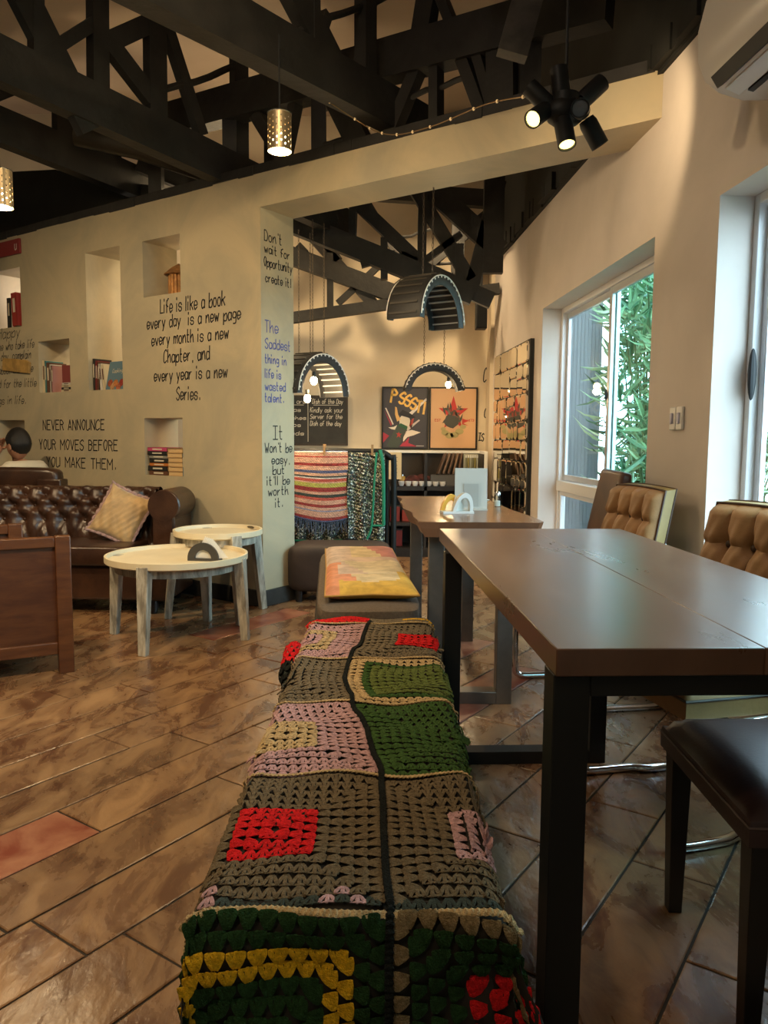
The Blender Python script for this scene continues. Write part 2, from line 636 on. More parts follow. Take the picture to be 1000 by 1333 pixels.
for i, (d, c, red) in enumerate(cells):
    rz = math.atan2(-Ta.x, Ta.y)
    zz = rg.uniform(-0.0006, 0.0008)
    if i < 290:
        o = bpy.data.objects.new('tile', me_tile_r if red else me_tile)
        COL.objects.link(o)
        o.parent = floor
        o.location = (c.x, c.y, zz)
        o.rotation_euler = (rg.uniform(-0.0012, 0.0012), rg.uniform(-0.0012, 0.0012), rz)
    else:
        stuff_tiles.box((c.x, c.y, -0.011), (PW - 0.005, TL - 0.005, 0.022), Matrix.Rotation(rz, 3, 'Z'))
if stuff_tiles.v:
    stuff_tiles.build('far_tiles', M_tile, floor, kind='stuff')

# ---- wall with the pass-through niches and the writing
HOLES_L = [(-1.10, -0.72, 2.02, 2.395), (-1.745, -1.345, 1.405, 2.40), (-2.385, -1.972, 1.405, 1.802), (-1.122, -0.725, 0.80, 1.195),
           (-3.02, -2.60, 1.94, 2.40), (-3.02, -2.615, 0.80, 1.195)]
wall_left = holed_wall('wall_left', F_LEFT, -4.6, 0.0, 0.0, 2.65, 0.30, HOLES_L, M_plaster)
m = MB()
m.b2((0.0, 0.0, 2.45), (2.43, 0.30, 2.65))
beam = m.build('trim_1', M_plaster, kind='structure')
place(beam, F_LEFT)
m = MB()
m.b2((-4.6, -0.018, 0.0), (0.018, -0.001, 0.105))
m.b2((0.001, -0.018, 0.0), (0.018, 0.30, 0.105))
place(m.build('baseboard_left', M_black_timber, kind='structure', bevel=0.004), F_LEFT)
# black timber plate bedded on the wall head, edge a little ragged
m = MB()
x = -4.6
while x < 2.3:
    w = rg.uniform(0.10, 0.35)
    m.b2((x, rg.uniform(-0.012, 0.0), 2.65 - rg.uniform(0.0, 0.012)), (min(x + w, 2.35), 0.30, 2.70))
    x += w
place(m.build('trim_2', M_black_timber, kind='structure'), F_LEFT)
m = MB()
m.prism([(-4.6, 0.34, 2.66), (-1.25, 0.34, 2.66), (-1.45, 0.34, 2.92), (-2.1, 0.34, 3.06), (-2.6, 0.34, 3.24), (-4.6, 0.34, 3.55)], (0, 0.03, 0))
place(m.build('trim_4', M_black_board, kind='structure'), F_LEFT)

WALL_LINES = [
    ('Life is like a book', -0.926, -0.309, 1.897, 0.086), ('every day  is a new page', -1.068, -0.173, 1.803, 0.077),
    ('every month is a new', -1.023, -0.282, 1.689, 0.078), ('Chapter, and', -0.901, -0.456, 1.569, 0.082),
    ('every year is a new', -1.005, -0.296, 1.448, 0.078), ('Series.', -0.78, -0.55, 1.314, 0.082),
    ('NEVER ANNOUNCE', -2.355, -1.574, 1.114, 0.072), ('YOUR MOVES BEFORE', -2.417, -1.426, 0.962, 0.073),
    ('YOU MAKE THEM.', -2.323, -1.449, 0.827, 0.073), ('Happy', -2.958, -2.64, 1.859, 0.082),
    ('ne who take life', -2.951, -2.441, 1.764, 0.062), ('day, complain', -2.925, -2.491, 1.682, 0.063),
    ('about the once', -2.966, -2.468, 1.574, 0.063), ('d for the little', -2.975, -2.43, 1.459, 0.063),
    ('gs in life.', -2.985, -2.584, 1.326, 0.063)]
for i, (t, a, b, z, h) in enumerate(WALL_LINES):
    m = MB()
    thin = i >= 9
    lettering(m, t, a, b, z, h * 1.04, 0.0058 if thin else 0.0088, slant=0.25 if thin else 0.04)
    m.build('lettering', M_ink, wall_left)
PILLAR_LINES = [
    ("Don't", 0.033, 0.189, 2.263, 0.06), ('wait for', 0.032, 0.265, 2.191, 0.05), ('Opportunity', 0.028, 0.285, 2.110, 0.055),
    ('create it!', 0.04, 0.275, 2.018, 0.051), ('The', 0.033, 0.152, 1.716, 0.07), ('Saddest', 0.032, 0.266, 1.618, 0.06),
    ('thing in', 0.031, 0.226, 1.528, 0.052), ('life is', 0.03, 0.175, 1.436, 0.052), ('wasted', 0.029, 0.218, 1.361, 0.052),
    ('talent.', 0.028, 0.202, 1.289, 0.051), ('It', 0.099, 0.189, 1.056, 0.082), ("Won't be", 0.024, 0.277, 0.974, 0.058),
    ('easy,', 0.084, 0.254, 0.901, 0.053), ('but', 0.094, 0.203, 0.835, 0.054), ("it'll be", 0.041, 0.253, 0.768, 0.053),
    ('worth', 0.051, 0.237, 0.701, 0.054), ('it.', 0.116, 0.185, 0.626, 0.054)]
for i, (t, a, b, z, h) in enumerate(PILLAR_LINES):
    m = MB()
    lettering(m, t, a, b, z, h * 1.02, 0.0068, slant=0.0)
    # the end face is the plane x=0 of the wall: turn the line round to it
    m.v = [(-p[1], p[0], p[2]) for p in m.v]
    m.build('lettering', M_blue_ink if 4 <= i <= 9 else M_ink, wall_left)

# ---- window wall
W1 = (-1.90, -0.0, 0.34, 1.958)
W2 = (0.585, 2.35, 0.62, 1.955)
wall_right = holed_wall('wall_right', F_RIGHT, -3.66, 5.2, 0.0, 2.66, 0.19, [W1, W2], M_plaster_r)
m = MB()
m.b2((-4.3, -0.02, 2.63), (5.2, 0.25, 4.0))
x = -3.9
while x < 5.0:
    w = rg.uniform(0.06, 0.22)
    m.b2((x, -rg.uniform(0.02, 0.06), 2.655 - rg.uniform(0, 0.03)), (x + w, 0.0, 2.75))
    x += w
place(m.build('trim_3', M_black_board, kind='structure'), F_RIGHT)
m = MB()
m.b2((-3.66, -0.012, 0.0), (5.2, -0.001, 0.09))
place(m.build('baseboard_right', M_black_timber, kind='structure'), F_RIGHT)

# ---- back room walls
wall_back = holed_wall('wall_back', F_BACK, -6.6, 1.45, 0.0, 4.0, 0.15, [], M_plaster_b)
for t, a, b, z, h in (('CO', 0.925, 0.985, 1.60, 0.13), ('G', 0.94, 0.985, 1.27, 0.10), ('IS H', 0.89, 0.985, 1.05, 0.07)):
    m = MB()
    G.setdefault('G', "483918060312324345 -4525")
    lettering(m, t, a, b, z, h, 0.010)
    m.build('lettering', M_ink, wall_back)
m = MB()
m.b2((0.955, 7.08, 0.0), (1.5, 7.30, 2.66))
m.b2((-6.7, -2.2, 0.0), (-6.5, 7.3, 4.0))
m.build('wall_far_left', M_plaster_b, kind='structure')
m = MB()
m.b2((-6.7, -2.2, 0.0), (1.6, -2.05, 4.0))
m.build('wall_rear', M_plaster, kind='structure')
m = MB()
m.b2((-6.8, -2.3, 3.98), (1.9, 7.6, 4.1))
m.build('ceiling', M_ceiling, kind='structure')
# the back room's ceiling boards slope down behind the trusses
# ---- windows
FD = 0.13


def rect_frame(m, a, b, z0, z1, y, t, d, bottom=None):
    bt = t if bottom is None else bottom
    m.b2((a, y, z0), (a + t, y + d, z1))
    m.b2((b - t, y, z0), (b, y + d, z1))
    m.b2((a + t, y, z1 - t), (b - t, y + d, z1))
    m.b2((a + t, y, z0), (b - t, y + d, z0 + bt))


def window(name, a, b, z0, z1, zmid, split):
    root = bpy.data.objects.new(name, None)
    COL.objects.link(root)
    place(root, F_RIGHT)
    root['kind'] = 'structure'
    m = MB()
    rect_frame(m, a, b, z0, z1, FD, 0.035, 0.055)
    if zmid:
        m.b2((a + 0.03, FD - 0.012, zmid - 0.07), (b - 0.03, FD + 0.055, zmid))
    m.build('window_frame', M_upvc, root, bevel=0.003)
    lo = zmid if zmid else z0 + 0.035
    m = MB()
    rect_frame(m, a + 0.037, split + 0.03, lo + 0.004, z1 - 0.037, FD + 0.03, 0.038, 0.022)
    s = m.build('window_sash', M_alu, root, bevel=0.003)
    m = MB()
    m.b2((a + 0.07, FD + 0.038, lo + 0.04), (split, FD + 0.043, z1 - 0.07))
    m.build('pane', M_glass, s)
    m = MB()
    rect_frame(m, split - 0.02, b - 0.037, lo + 0.004, z1 - 0.037, FD + 0.004, 0.042, 0.022)
    s = m.build('window_sash', M_upvc if not zmid else M_alu, root, bevel=0.003)
    m = MB()
    m.b2((split + 0.02, FD + 0.012, lo + 0.04), (b - 0.08, FD + 0.017, z1 - 0.075))
    m.build('pane', M_glass_t, s)
    m = MB()
    m.ell((split - 0.001, FD - 0.004, (lo + z1) / 2 - 0.05), (0.008, 0.01, 0.03), nu=8, nv=6)
    m.build('window_latch', M_dark, s)
    if zmid:
        m = MB()
        rect_frame(m, a + 0.037, split, z0 + 0.036, zmid - 0.072, FD + 0.01, 0.03, 0.03)
        rect_frame(m, split, b - 0.037, z0 + 0.036, zmid - 0.072, FD + 0.01, 0.03, 0.03)
        s = m.build('window_sash', M_upvc, root, bevel=0.003)
        m = MB()
        m.b2((a + 0.06, FD + 0.02, z0 + 0.06), (split - 0.02, FD + 0.025, zmid - 0.09))
        m.b2((split + 0.02, FD + 0.02, z0 + 0.06), (b - 0.06, FD + 0.025, zmid - 0.09))
        m.build('pane', M_glass, s)
    return root


window('window_1', W1[0], W1[1], W1[2], W1[3], 0.785, -0.93)
w2 = window('window_2', W2[0], W2[1], W2[2], W2[3], None, 1.47)
m = MB()
m.ell((W2[0] + 0.055, FD - 0.006, 1.31), (0.011, 0.016, 0.095), nu=10, nv=8)
m.build('window_handle', M_dark, w2)
for W in (W1, W2):
    pd = bpy.data.lights.new('window_portal', 'AREA')
    pd.shape = 'RECTANGLE'
    pd.size = W[1] - W[0]
    pd.size_y = W[3] - W[2]
    pd.cycles.is_portal = True
    po = bpy.data.objects.new('window_portal', pd)
    COL.objects.link(po)
    po.location = fw(F_RIGHT, (W[0] + W[1]) / 2, 0.22, (W[2] + W[3]) / 2)
    po.rotation_euler = (R(-90), 0, F_RIGHT[1])

# ---- outside: ribbed neighbour wall, ground, shrubs
m = MB()
m.b2((1.36, 6.5, -0.2), (1.80, 9.0, 3.4))
ow = m.build('wall_outside', pm('outside_render', (0.27, 0.285, 0.31), 0.7, var=0.05), kind='structure')
m = MB()
for i in range(15):
    m.b2((1.36 + i * 0.03, 6.495, -0.2), (1.386 + i * 0.03, 6.502, 3.4))
m.build('rib', pm('outside_rib', (0.275, 0.29, 0.315), 0.7), ow)
m = MB()
m.b2((1.5, -3, -0.15), (14, 14, -0.1))
m.build('outdoor_ground', pm('garden_ground', (0.10, 0.12, 0.05), 0.9, var=0.4, scale=3), kind='structure')

LEAF_MATS = [pm('leaf_light', (0.24, 0.38, 0.19), 0.4, spec=0.7), pm('leaf_dark', (0.08, 0.17, 0.08), 0.45, spec=0.7), pm('leaf_yellow', (0.34, 0.42, 0.22), 0.45)]


def leaf_geo(l, w):
    V = [(0, 0, 0), (w * 0.8, l * 0.3, 0.006), (-w * 0.8, l * 0.3, 0.006), (0, l * 0.35, -0.006), (w * 0.7, l * 0.65, -0.004), (-w * 0.7, l * 0.65, -0.004), (0, l * 0.68, -0.014), (0, l, -0.045)]
    F = [(0, 1, 3), (0, 3, 2), (1, 4, 6, 3), (3, 6, 5, 2), (4, 7, 6), (6, 7, 5)]
    return V, F


leaf_me = []
for mm in LEAF_MATS:
    V, F = leaf_geo(0.23, 0.019)
    me = bpy.data.meshes.new('leaf')
    me.from_pydata(V, [], F)
    me.materials.append(mm)
    leaf_me.append(me)


def shrub(name, label, c, rad, zr, nwh, seed, single):
    rg = random.Random(seed)
    root = thing(name, label, 'shrub', c, 0, None)
    st = MB()
    body = [MB(), MB(), MB()]
    placed = 0
    for k in range(nwh):
        h = rg.uniform(zr[0], zr[1])
        A = rg.uniform(0, 2 * math.pi)
        rr = rad * math.sqrt(rg.random())
        tip = Vector((rr * math.cos(A) * 0.8, rr * math.sin(A), h))
        if k % 5 == 0:
            st.tube([(tip.x * 0.15, tip.y * 0.15, 0), tip * 0.6, tip], [0.014, 0.008, 0.003], 5)
        up = Vector((rg.uniform(-0.4, 0.4) - 0.3, rg.uniform(-0.5, 0.5), rg.uniform(0.2, 1.0))).normalized()
        for q in range(8):
            B = 2 * math.pi * q / 8 + rg.uniform(-0.3, 0.3)
            s = up.cross(Vector((0.3, 0.2, 1))).normalized()
            t = up.cross(s)
            d = (s * math.cos(B) + t * math.sin(B) + up * rg.uniform(-0.3, 0.9)).normalized()
            z = d.cross(s * math.sin(B) - t * math.cos(B)).normalized()
            x = d.cross(z).normalized()
            Mx = Matrix((x, d, z)).transposed()
            sc = rg.uniform(0.7, 1.25)
            mi = rg.choice((0, 0, 1, 2))
            p = tip - up * rg.uniform(0, 0.12)
            if k < single:
                o = bpy.data.objects.new('leaf', leaf_me[mi])
                COL.objects.link(o)
                o.parent = root
                o.matrix_local = Matrix.Translation(p) @ (Mx.to_4x4() @ Matrix.Scale(sc, 4))
            else:
                V, F = leaf_geo(0.23 * sc, 0.019 * sc)
                body[mi].add([Mx @ Vector(v) + p for v in V], F)
    st.build('stem', pm('stem_green', (0.10, 0.12, 0.04), 0.8), root)
    big = MB()
    for i, b in enumerate(body):
        big.cur = i
        big.add(b.v, b.f)
    if big.v:
        big.build('foliage', LEAF_MATS, root, kind='stuff')
    return root


shrub('oleander_shrub', 'tall green shrub with long narrow leaves behind the right sliding pane', (1.88, 5.05, -0.1), 0.55, (0.5, 2.9), 190, 3, 35)
shrub('oleander_shrub', 'bushy green shrub at the ribbed wall edge, seen through the left pane', (2.12, 6.25, -0.1), 0.36, (0.2, 2.8), 190, 8, 0)
shrub('oleander_shrub', 'leafy shrub farther back in the garden, behind the tall shrub', (3.2, 7.2, -0.1), 1.1, (0.2, 3.3), 330, 11, 0)

# ============================================================ ROOF TIMBERS
def member(m, a, b, w, d=None):
    m.bar(a, b, d or w, w)


def truss(name, label, members, depth=0.09):
    root = thing(name, label, 'roof truss')
    for kind, a, b, w in members:
        m = MB()
        dd = {'chord': depth, 'post': depth * 0.7, 'brace': depth * 0.6, 'batten': 0.03}[kind]
        a, b = Vector(a), Vector(b)
        if kind == 'batten':
            rg2 = random.Random(a.x + b.y)
            n = 5
            pts = [a.lerp(b, i / n) + Vector((0, 0, rg2.uniform(-0.012, 0.012))) for i in range(n + 1)]
            m.tube(pts, w * 0.5, 6)
        else:
            m.bar(a, b, dd, w)
        m.build(kind, M_black_timber, root)
    return root


def ext(a, b, e0=0.0, e1=0.0):
    a, b = Vector(a), Vector(b)
    d = (b - a).normalized()
    return tuple(a - d * e0), tuple(b + d * e1)


TA = [('chord', *ext((-1.844, 3.847, 2.842), (-0.995, 5.087, 2.761), 1.6, 1.3), 0.215),
      ('post', (-1.528, 4.309, 3.85), (-1.54, 4.291, 2.855), 0.099), ('post', (-1.319, 4.614, 3.9), (-1.326, 4.604, 2.861), 0.12),
      ('brace', *ext((-1.788, 3.929, 3.233), (-1.57, 4.247, 2.681), 0.3, 0), 0.155), ('brace', (-1.502, 4.346, 3.174), (-1.345, 4.576, 2.984), 0.107),
      ('brace', (-1.519, 4.322, 3.15), (-1.326, 4.603, 3.412), 0.098), ('brace', *ext((-1.309, 4.628, 3.54), (-1.131, 4.889, 2.9), 0.2, 0), 0.071),
      ('post', (-0.946, 5.158, 3.75), (-0.949, 5.155, 2.817), 0.103), ('post', (-1.741, 3.998, 2.85), (-1.73, 4.013, 3.35), 0.056),
      ('batten', (-1.301, 4.64, 3.045), (-0.949, 5.15, 3.43), 0.044), ('brace', (-1.75, 3.98, 2.9), (-1.549, 4.278, 3.236), 0.062),
      ('post', (-0.783, 5.397, 3.4), (-0.785, 5.393, 2.825), 0.06), ('chord', *ext((-1.80, 3.91, 3.62), (-0.95, 5.15, 3.55), 1.2, 0.9), 0.12)]
TCm = [('chord', *ext((-2.456, 5.089, 3.02), (-1.695, 6.201, 2.938), 1.6, 0.6), 0.224), ('post', (-2.203, 5.46, 3.5), (-2.21, 5.449, 2.909), 0.12),
       ('brace', (-2.426, 5.134, 3.108), (-2.279, 5.348, 2.948), 0.052), ('brace', (-2.165, 5.515, 3.008), (-1.965, 5.807, 3.38), 0.102),
       ('post', (-1.971, 5.799, 3.4), (-1.974, 5.794, 2.893), 0.07), ('post', (-2.6, 4.88, 3.6), (-2.6, 4.88, 3.0), 0.12),
       ('brace', (-2.6, 4.88, 3.05), (-2.25, 5.4, 3.5), 0.1)]
TBm = [('chord', *ext((-0.881, 3.117, 2.789), (0.071, 4.507, 2.874), 2.0, 0.9), 0.215), ('post', (-0.116, 4.235, 3.8), (-0.113, 4.239, 2.9), 0.093),
       ('brace', *ext((-0.457, 3.736, 3.151), (-0.274, 4.003, 2.9), 0.1, 0), 0.16), ('brace', (-0.368, 3.866, 2.878), (-0.308, 3.953, 3.115), 0.055),
       ('batten', (-0.517, 3.649, 2.825), (-0.374, 3.857, 3.009), 0.034), ('batten', (-0.302, 3.963, 3.106), (0.065, 4.498, 3.512), 0.038),
       ('post', (-0.367, 3.867, 3.5), (-0.361, 3.876, 2.9), 0.046), ('brace', (-0.64, 3.47, 3.0), (-0.9, 3.09, 3.7), 0.1)]
LBm = [('chord', *ext((-1.963, 5.789, 3.224), (0.795, 3.9, 3.088), 0.6, 0.28), 0.205), ('brace', (0.176, 4.324, 3.06), (0.007, 4.44, 2.70), 0.07),
       ('post', (0.259, 4.267, 3.051), (0.264, 4.264, 2.7), 0.051), ('brace', (0.381, 4.184, 3.051), (0.504, 4.099, 2.69), 0.062),
       ('batten', (0.068, 4.398, 2.902), (0.427, 4.152, 2.931), 0.03), ('post', (0.579, 4.048, 3.024), (0.586, 4.043, 2.692), 0.15),
       ('brace', (0.462, 4.128, 3.025), (0.55, 4.068, 2.701), 0.049), ('post', (-0.4, 4.718, 3.192), (-0.4, 4.719, 2.70), 0.066),
       ('brace', (-0.282, 4.638, 3.009), (-0.145, 4.544, 2.72), 0.138), ('brace', (-0.531, 4.808, 3.122), (-0.624, 4.872, 2.74), 0.058),
       ('batten', (-0.376, 4.702, 2.776), (-0.146, 4.544, 2.783), 0.032), ('brace', (-0.806, 4.997, 3.064), (-0.599, 4.855, 2.72), 0.079),
       ('brace', (0.179, 4.322, 3.15), (0.25, 4.27, 3.6), 0.112), ('brace', (0.34, 4.212, 3.2), (0.25, 4.275, 3.45), 0.051),
       ('post', (0.70, 3.97, 3.4), (0.70, 3.97, 2.70), 0.10), ('post', (-1.0, 5.13, 3.2), (-1.0, 5.13, 2.70), 0.09), ('post', (-1.6, 5.54, 3.2), (-1.6, 5.54, 2.70), 0.09)]
BK1 = [('chord', *ext((-0.701, 5.9, 2.66), (0.565, 5.9, 2.176), 1.2, 0.1), 0.15), ('post', (0.274, 5.9, 3.2), (0.268, 5.9, 2.35), 0.065),
       ('brace', *ext((0.211, 5.9, 2.914), (0.633, 5.9, 2.25), 0.3, 0), 0.1), ('brace', *ext((0.325, 5.9, 2.915), (0.742, 5.9, 2.558), 0.3, 0.15), 0.153),
       ('brace', *ext((-0.17, 5.9, 2.763), (0.245, 5.9, 2.387), 0.35, 0), 0.094), ('post', (0.548, 5.9, 2.512), (0.553, 5.9, 2.232), 0.059),
       ('brace', (0.246, 5.9, 2.359), (0.558, 5.9, 2.585), 0.047), ('post', (-0.014, 5.9, 2.553), (-0.011, 5.9, 2.25), 0.053),
       ('brace', (-0.185, 5.9, 2.36), (0.073, 5.9, 2.434), 0.053), ('post', (-0.244, 5.9, 2.9), (-0.255, 5.9, 2.44), 0.053),
       ('post', (0.80, 5.9, 3.5), (0.80, 5.9, 2.3), 0.15), ('brace', (0.836, 5.9, 2.973), (0.651, 5.9, 2.222), 0.106),
       ('brace', (0.10, 5.9, 2.40), (0.80, 5.9, 2.10), 0.12)]
BK2 = [('chord', *ext((-0.876, 6.8, 2.645), (0.387, 6.8, 2.2), 1.5, 0.2), 0.15), ('brace', (-0.709, 6.8, 3.03), (-0.412, 6.8, 2.584), 0.082),
       ('chord', *ext((-0.812, 6.8, 2.10), (0.983, 6.8, 2.36), 2.5, 0.0), 0.09), ('brace', (-0.677, 6.8, 2.839), (-0.079, 6.8, 2.197), 0.095),
       ('batten', (0.05, 6.8, 2.748), (0.477, 6.8, 2.892), 0.027), ('batten', (0.118, 6.8, 2.549), (0.647, 6.8, 2.578), 0.027),
       ('post', (-0.479, 6.8, 2.648), (-0.479, 6.8, 2.194), 0.054), ('brace', (-0.412, 6.8, 2.227), (-0.015, 6.8, 2.586), 0.054),
       ('post', (0.62, 6.8, 3.1), (0.62, 6.8, 2.3), 0.11), ('brace', (0.1, 6.8, 2.35), (0.9, 6.8, 3.0), 0.10), ('chord', (-2.5, 6.8, 3.3), (1.0, 6.8, 3.1), 0.14),
       ('brace', (-1.2, 6.8, 2.2), (-0.7, 6.8, 2.7), 0.1), ('brace', (0.35, 6.8, 2.25), (-0.25, 6.8, 3.2), 0.07)]
truss('roof_truss', 'black timber truss over the left tables, reaching the top left corner', TA)
truss('roof_truss', 'lowest black timber truss on the left, above the tall niche', TCm)
truss('roof_truss', 'black timber truss with fairy lights along its lower edge', TBm, 0.11)
truss('roof_truss', 'black timber truss standing along the head of the written wall and beam', LBm, 0.12)
truss('roof_truss', 'black truss seen through the opening, nearest above the hanging tyres', BK1)
truss('roof_truss', 'rearmost black truss above the chalkboard wall', BK2)
m = MB()
m.bar((0.17, 1.75, 2.98), (1.12, 3.1, 2.98), 0.09, 0.2)
rt = thing('roof_truss', 'short black rafter above the spotlight cluster', 'rafter')
m.build('chord', M_black_timber, rt)
m = MB()
m.bar((0.70, 3.25, 3.35), (0.50, 3.25, 2.60), 0.07, 0.12)
m.build('brace', pm('grey_timber', (0.05, 0.042, 0.034), 0.7, var=0.3, scale=8), rt)
# round duct
du = thing('ceiling_duct', 'black round duct pipe with an elbow at the top of the beam', 'duct')
m = MB()
m.tube([(0.20, 3.35, 3.28), (0.42, 3.3, 3.12), (0.52, 3.28, 3.06), (0.58, 3.33, 3.05), (0.75, 3.7, 3.15)], 0.082, 18, smooth=4)
m.build('pipe', pm('duct_paint', (0.035, 0.03, 0.022), 0.38, 0.2), du, smooth=True)
m = MB()
m.tube([(0.40, 3.303, 3.131), (0.435, 3.297, 3.108)], 0.088, 18)
m.build('pipe_collar', pm('duct_paint', (0, 0, 0)), du, smooth=True)
du2 = thing('ceiling_duct', 'black round duct pipe low over the wall head on the left', 'duct')
m = MB()
m.tube([(-2.0, 5.15, 3.0), (-1.6, 5.2, 2.93), (-1.15, 5.25, 2.80)], 0.07, 16)
m.build('pipe', pm('duct_paint', (0, 0, 0)), du2, smooth=True)

# fairy light wire
fl = thing('fairy_light_string', 'thin fairy light wire slung from the truss to the spotlights', 'fairy lights')
pts = catmull([Vector(p) for p in [(-0.94, 3.05, 2.78), (-0.60, 3.54, 2.77), (-0.20, 4.12, 2.72), (0.0, 4.0, 2.58), (0.2, 3.7, 2.50), (0.42, 3.3, 2.44), (0.60, 2.95, 2.33)]], 8)
m = MB()
m.tube(pts, 0.0025, 5)
m.build('wire', pm('copper_wire', (0.25, 0.15, 0.06), 0.4, 0.6), fl)
for i in range(2, len(pts), 3):
    m = MB()
    m.ell(pts[i], (0.006, 0.006, 0.008), nu=6, nv=4)
    m.build('tiny_bulb', pm('warm_tiny_bulb', (0.9, 0.7, 0.4), 0.3, emit=(1, 0.7, 0.35), estr=0.12), fl)


# ---- pendant lamps of perforated tin
def pendant(label, loc, top):
    t = thing('pendant_lamp', label, 'pendant lamp', loc, 0, None)
    m = MB()
    m.tube([(0, 0, 0.16), (0, 0, top - loc[2])], 0.004, 6)
    m.build('cord', M_dark, t)
    m = MB()
    n, rows = 36, 12
    h, r = 0.155, 0.052
    holes = []
    for j in range(rows):
        for i in range(n):
            a0, a1 = 2 * math.pi * i / n, 2 * math.pi * (i + 1) / n
            z0, z1 = h * j / rows, h * (j + 1) / rows
            P = [(r * math.cos(a), r * math.sin(a), z) for a, z in ((a0, z0), (a1, z0), (a1, z1), (a0, z1))]
            if (i + 2 * j) % 4 == 0 and 0 < j < rows - 1:
                am, zm = (a0 + a1) / 2, (z0 + z1) / 2
                Q = [(r * math.cos(am + (a - am) * 0.5), r * math.sin(am + (a - am) * 0.5), zm + (z - zm) * 0.5) for a, z in ((a0, z0), (a1, z0), (a1, z1), (a0, z1))]
                m.add(P + Q, [(0, 1, 5, 4), (1, 2, 6, 5), (2, 3, 7, 6), (3, 0, 4, 7)])
            else:
                m.add(P, [(0, 1, 2, 3)])
    m.build('lamp_shade', pm('tin_shade', (0.35, 0.27, 0.16), 0.4, 0.7), t)
    m = MB()
    m.lathe([(0.0, h), (r * 0.97, h), (r * 1.04, h + 0.004), (0.0, h + 0.012)], n=24)
    m.tube([(0, 0, h - 0.05), (0, 0, h)], 0.016, 10)
    m.build('shade_cap', M_dark, t)
    m = MB()
    m.ell((0, 0, 0.045), (0.030, 0.030, 0.040), nu=12, nv=8)
    m.build('bulb', M_bulb, t, smooth=True)
    lamp('pendant_light', 'POINT', (loc[0], loc[1], loc[2] - 0.015), 20, WARM2, 0.03)
    return t


pendant('perforated tin pendant lamp hanging above the corner pillar', (-0.468, 3.5, 2.315), 2.8)
pendant('perforated tin pendant lamp hanging at the left edge of the picture', (-1.70, 3.5, 2.07), 3.3)

# ---- spotlight cluster
sp = thing('spotlight_cluster', 'black cluster of can spotlights, two lit, hanging before the beam', 'spotlight', (0.655, 2.95, 2.265))
m = MB()
m.tube([(0, 0, 0.05), (0, 0, 0.72)], 0.006, 8)
m.build('cord', M_dark, sp)
m = MB()
m.ell((0, 0, 0), (0.075, 0.06, 0.055), nu=16, nv=10)
m.lathe([(0.0, 0.03), (0.05, 0.03), (0.05, 0.06), (0.0, 0.06)], n=20)
m.build('hub', M_blackmetal, sp, smooth=True)
CANS = [((-0.10, -0.03, -0.02), (-0.55, -0.60, -0.55), True), ((-0.01, -0.05, -0.09), (0.10, -0.35, -0.95), True),
        ((0.045, -0.05, -0.01), (-0.25, -0.85, -0.25), False), ((0.105, 0.0, -0.07), (0.55, 0.1, -0.85), False),
        ((-0.02, 0.0, 0.10), (-0.10, 0.1, 0.95), False), ((0.10, 0.02, 0.08), (0.65, 0.1, 0.62), False), ((-0.09, 0.02, 0.06), (-0.62, 0.1, 0.6), False)]
for c, d, lit in CANS:
    c, d = Vector(c), Vector(d).normalized()
    q = MB()
    r = 0.033
    q.lathe([(0.0, -0.055), (r * 0.85, -0.052), (r, -0.035), (r, 0.055), (r * 0.86, 0.055), (r * 0.8, 0.030), (0.0, 0.030)], c, 20, d)
    s = q.build('spot_can', M_blackmetal, sp, smooth=True)
    q = MB()
    q.lathe([(0.0, 0.031), (r * 0.82, 0.033), (r * 0.84, 0.048), (r * 0.5, 0.050), (0.0, 0.052)], c, 16, d)
    q.build('spot_lens', pm('lit_spot_lens', (1, 0.9, 0.5), 0.3, emit=(1.0, 0.80, 0.24), estr=3.2) if lit else pm('grey_lens', (0.10, 0.10, 0.11), 0.15), s, smooth=True)
    if lit:
        wc = Vector(sp.location) + c + d * 0.07
        lamp('spot_beam', 'SPOT', wc, 11, WARM2, 0.025, wc + d, 90, 0.7)
lamp('spot_beam', 'SPOT', (0.74, 3.0, 2.40), 13, WARM2, 0.02, (1.16, 3.7, 2.35), 95, 0.5)

# ---- air conditioner on the window wall
ac = thing('air_conditioner', 'white wall mounted air conditioner at the upper right corner', 'air conditioner')
place(ac, (fw(F_RIGHT, 0, 0, 0), F_RIGHT[1]))
prof = [(-0.001, 2.465), (-0.19, 2.465), (-0.230, 2.445), (-0.252, 2.35), (-0.248, 2.26), (-0.222, 2.20), (-0.175, 2.168), (-0.095, 2.148), (-0.001, 2.152)]
u0, u1 = 0.90, 1.80
m = MB()
n = len(prof)
m.prism([(u0, y, z) for y, z in prof], (u1 - u0, 0, 0))
m.build('casing', M_ac, ac, bevel=0.008, seg=3)
m = MB()
m.bar((u0 + 0.05, -0.203, 2.186), (u1 - 0.05, -0.203, 2.186), 0.040, 0.026, up=(0, -0.8, -0.55))
m.build('air_slot', M_dark, ac)
m = MB()
m.bar((u0 + 0.045, -0.150, 2.160), (u1 - 0.045, -0.150, 2.160), 0.012, 0.052, up=(0, -0.9, 0.35))
m.build('louvre_flap', pm('ac_flap', (0.66, 0.67, 0.68), 0.35), ac, bevel=0.003)
m = MB()
m.bar((u0 + 0.08, -0.110, 2.150), (u1 - 0.08, -0.110, 2.150), 0.012, 0.018, up=(0, -0.9, 0.2))
m.build('air_slot', M_dark, ac)

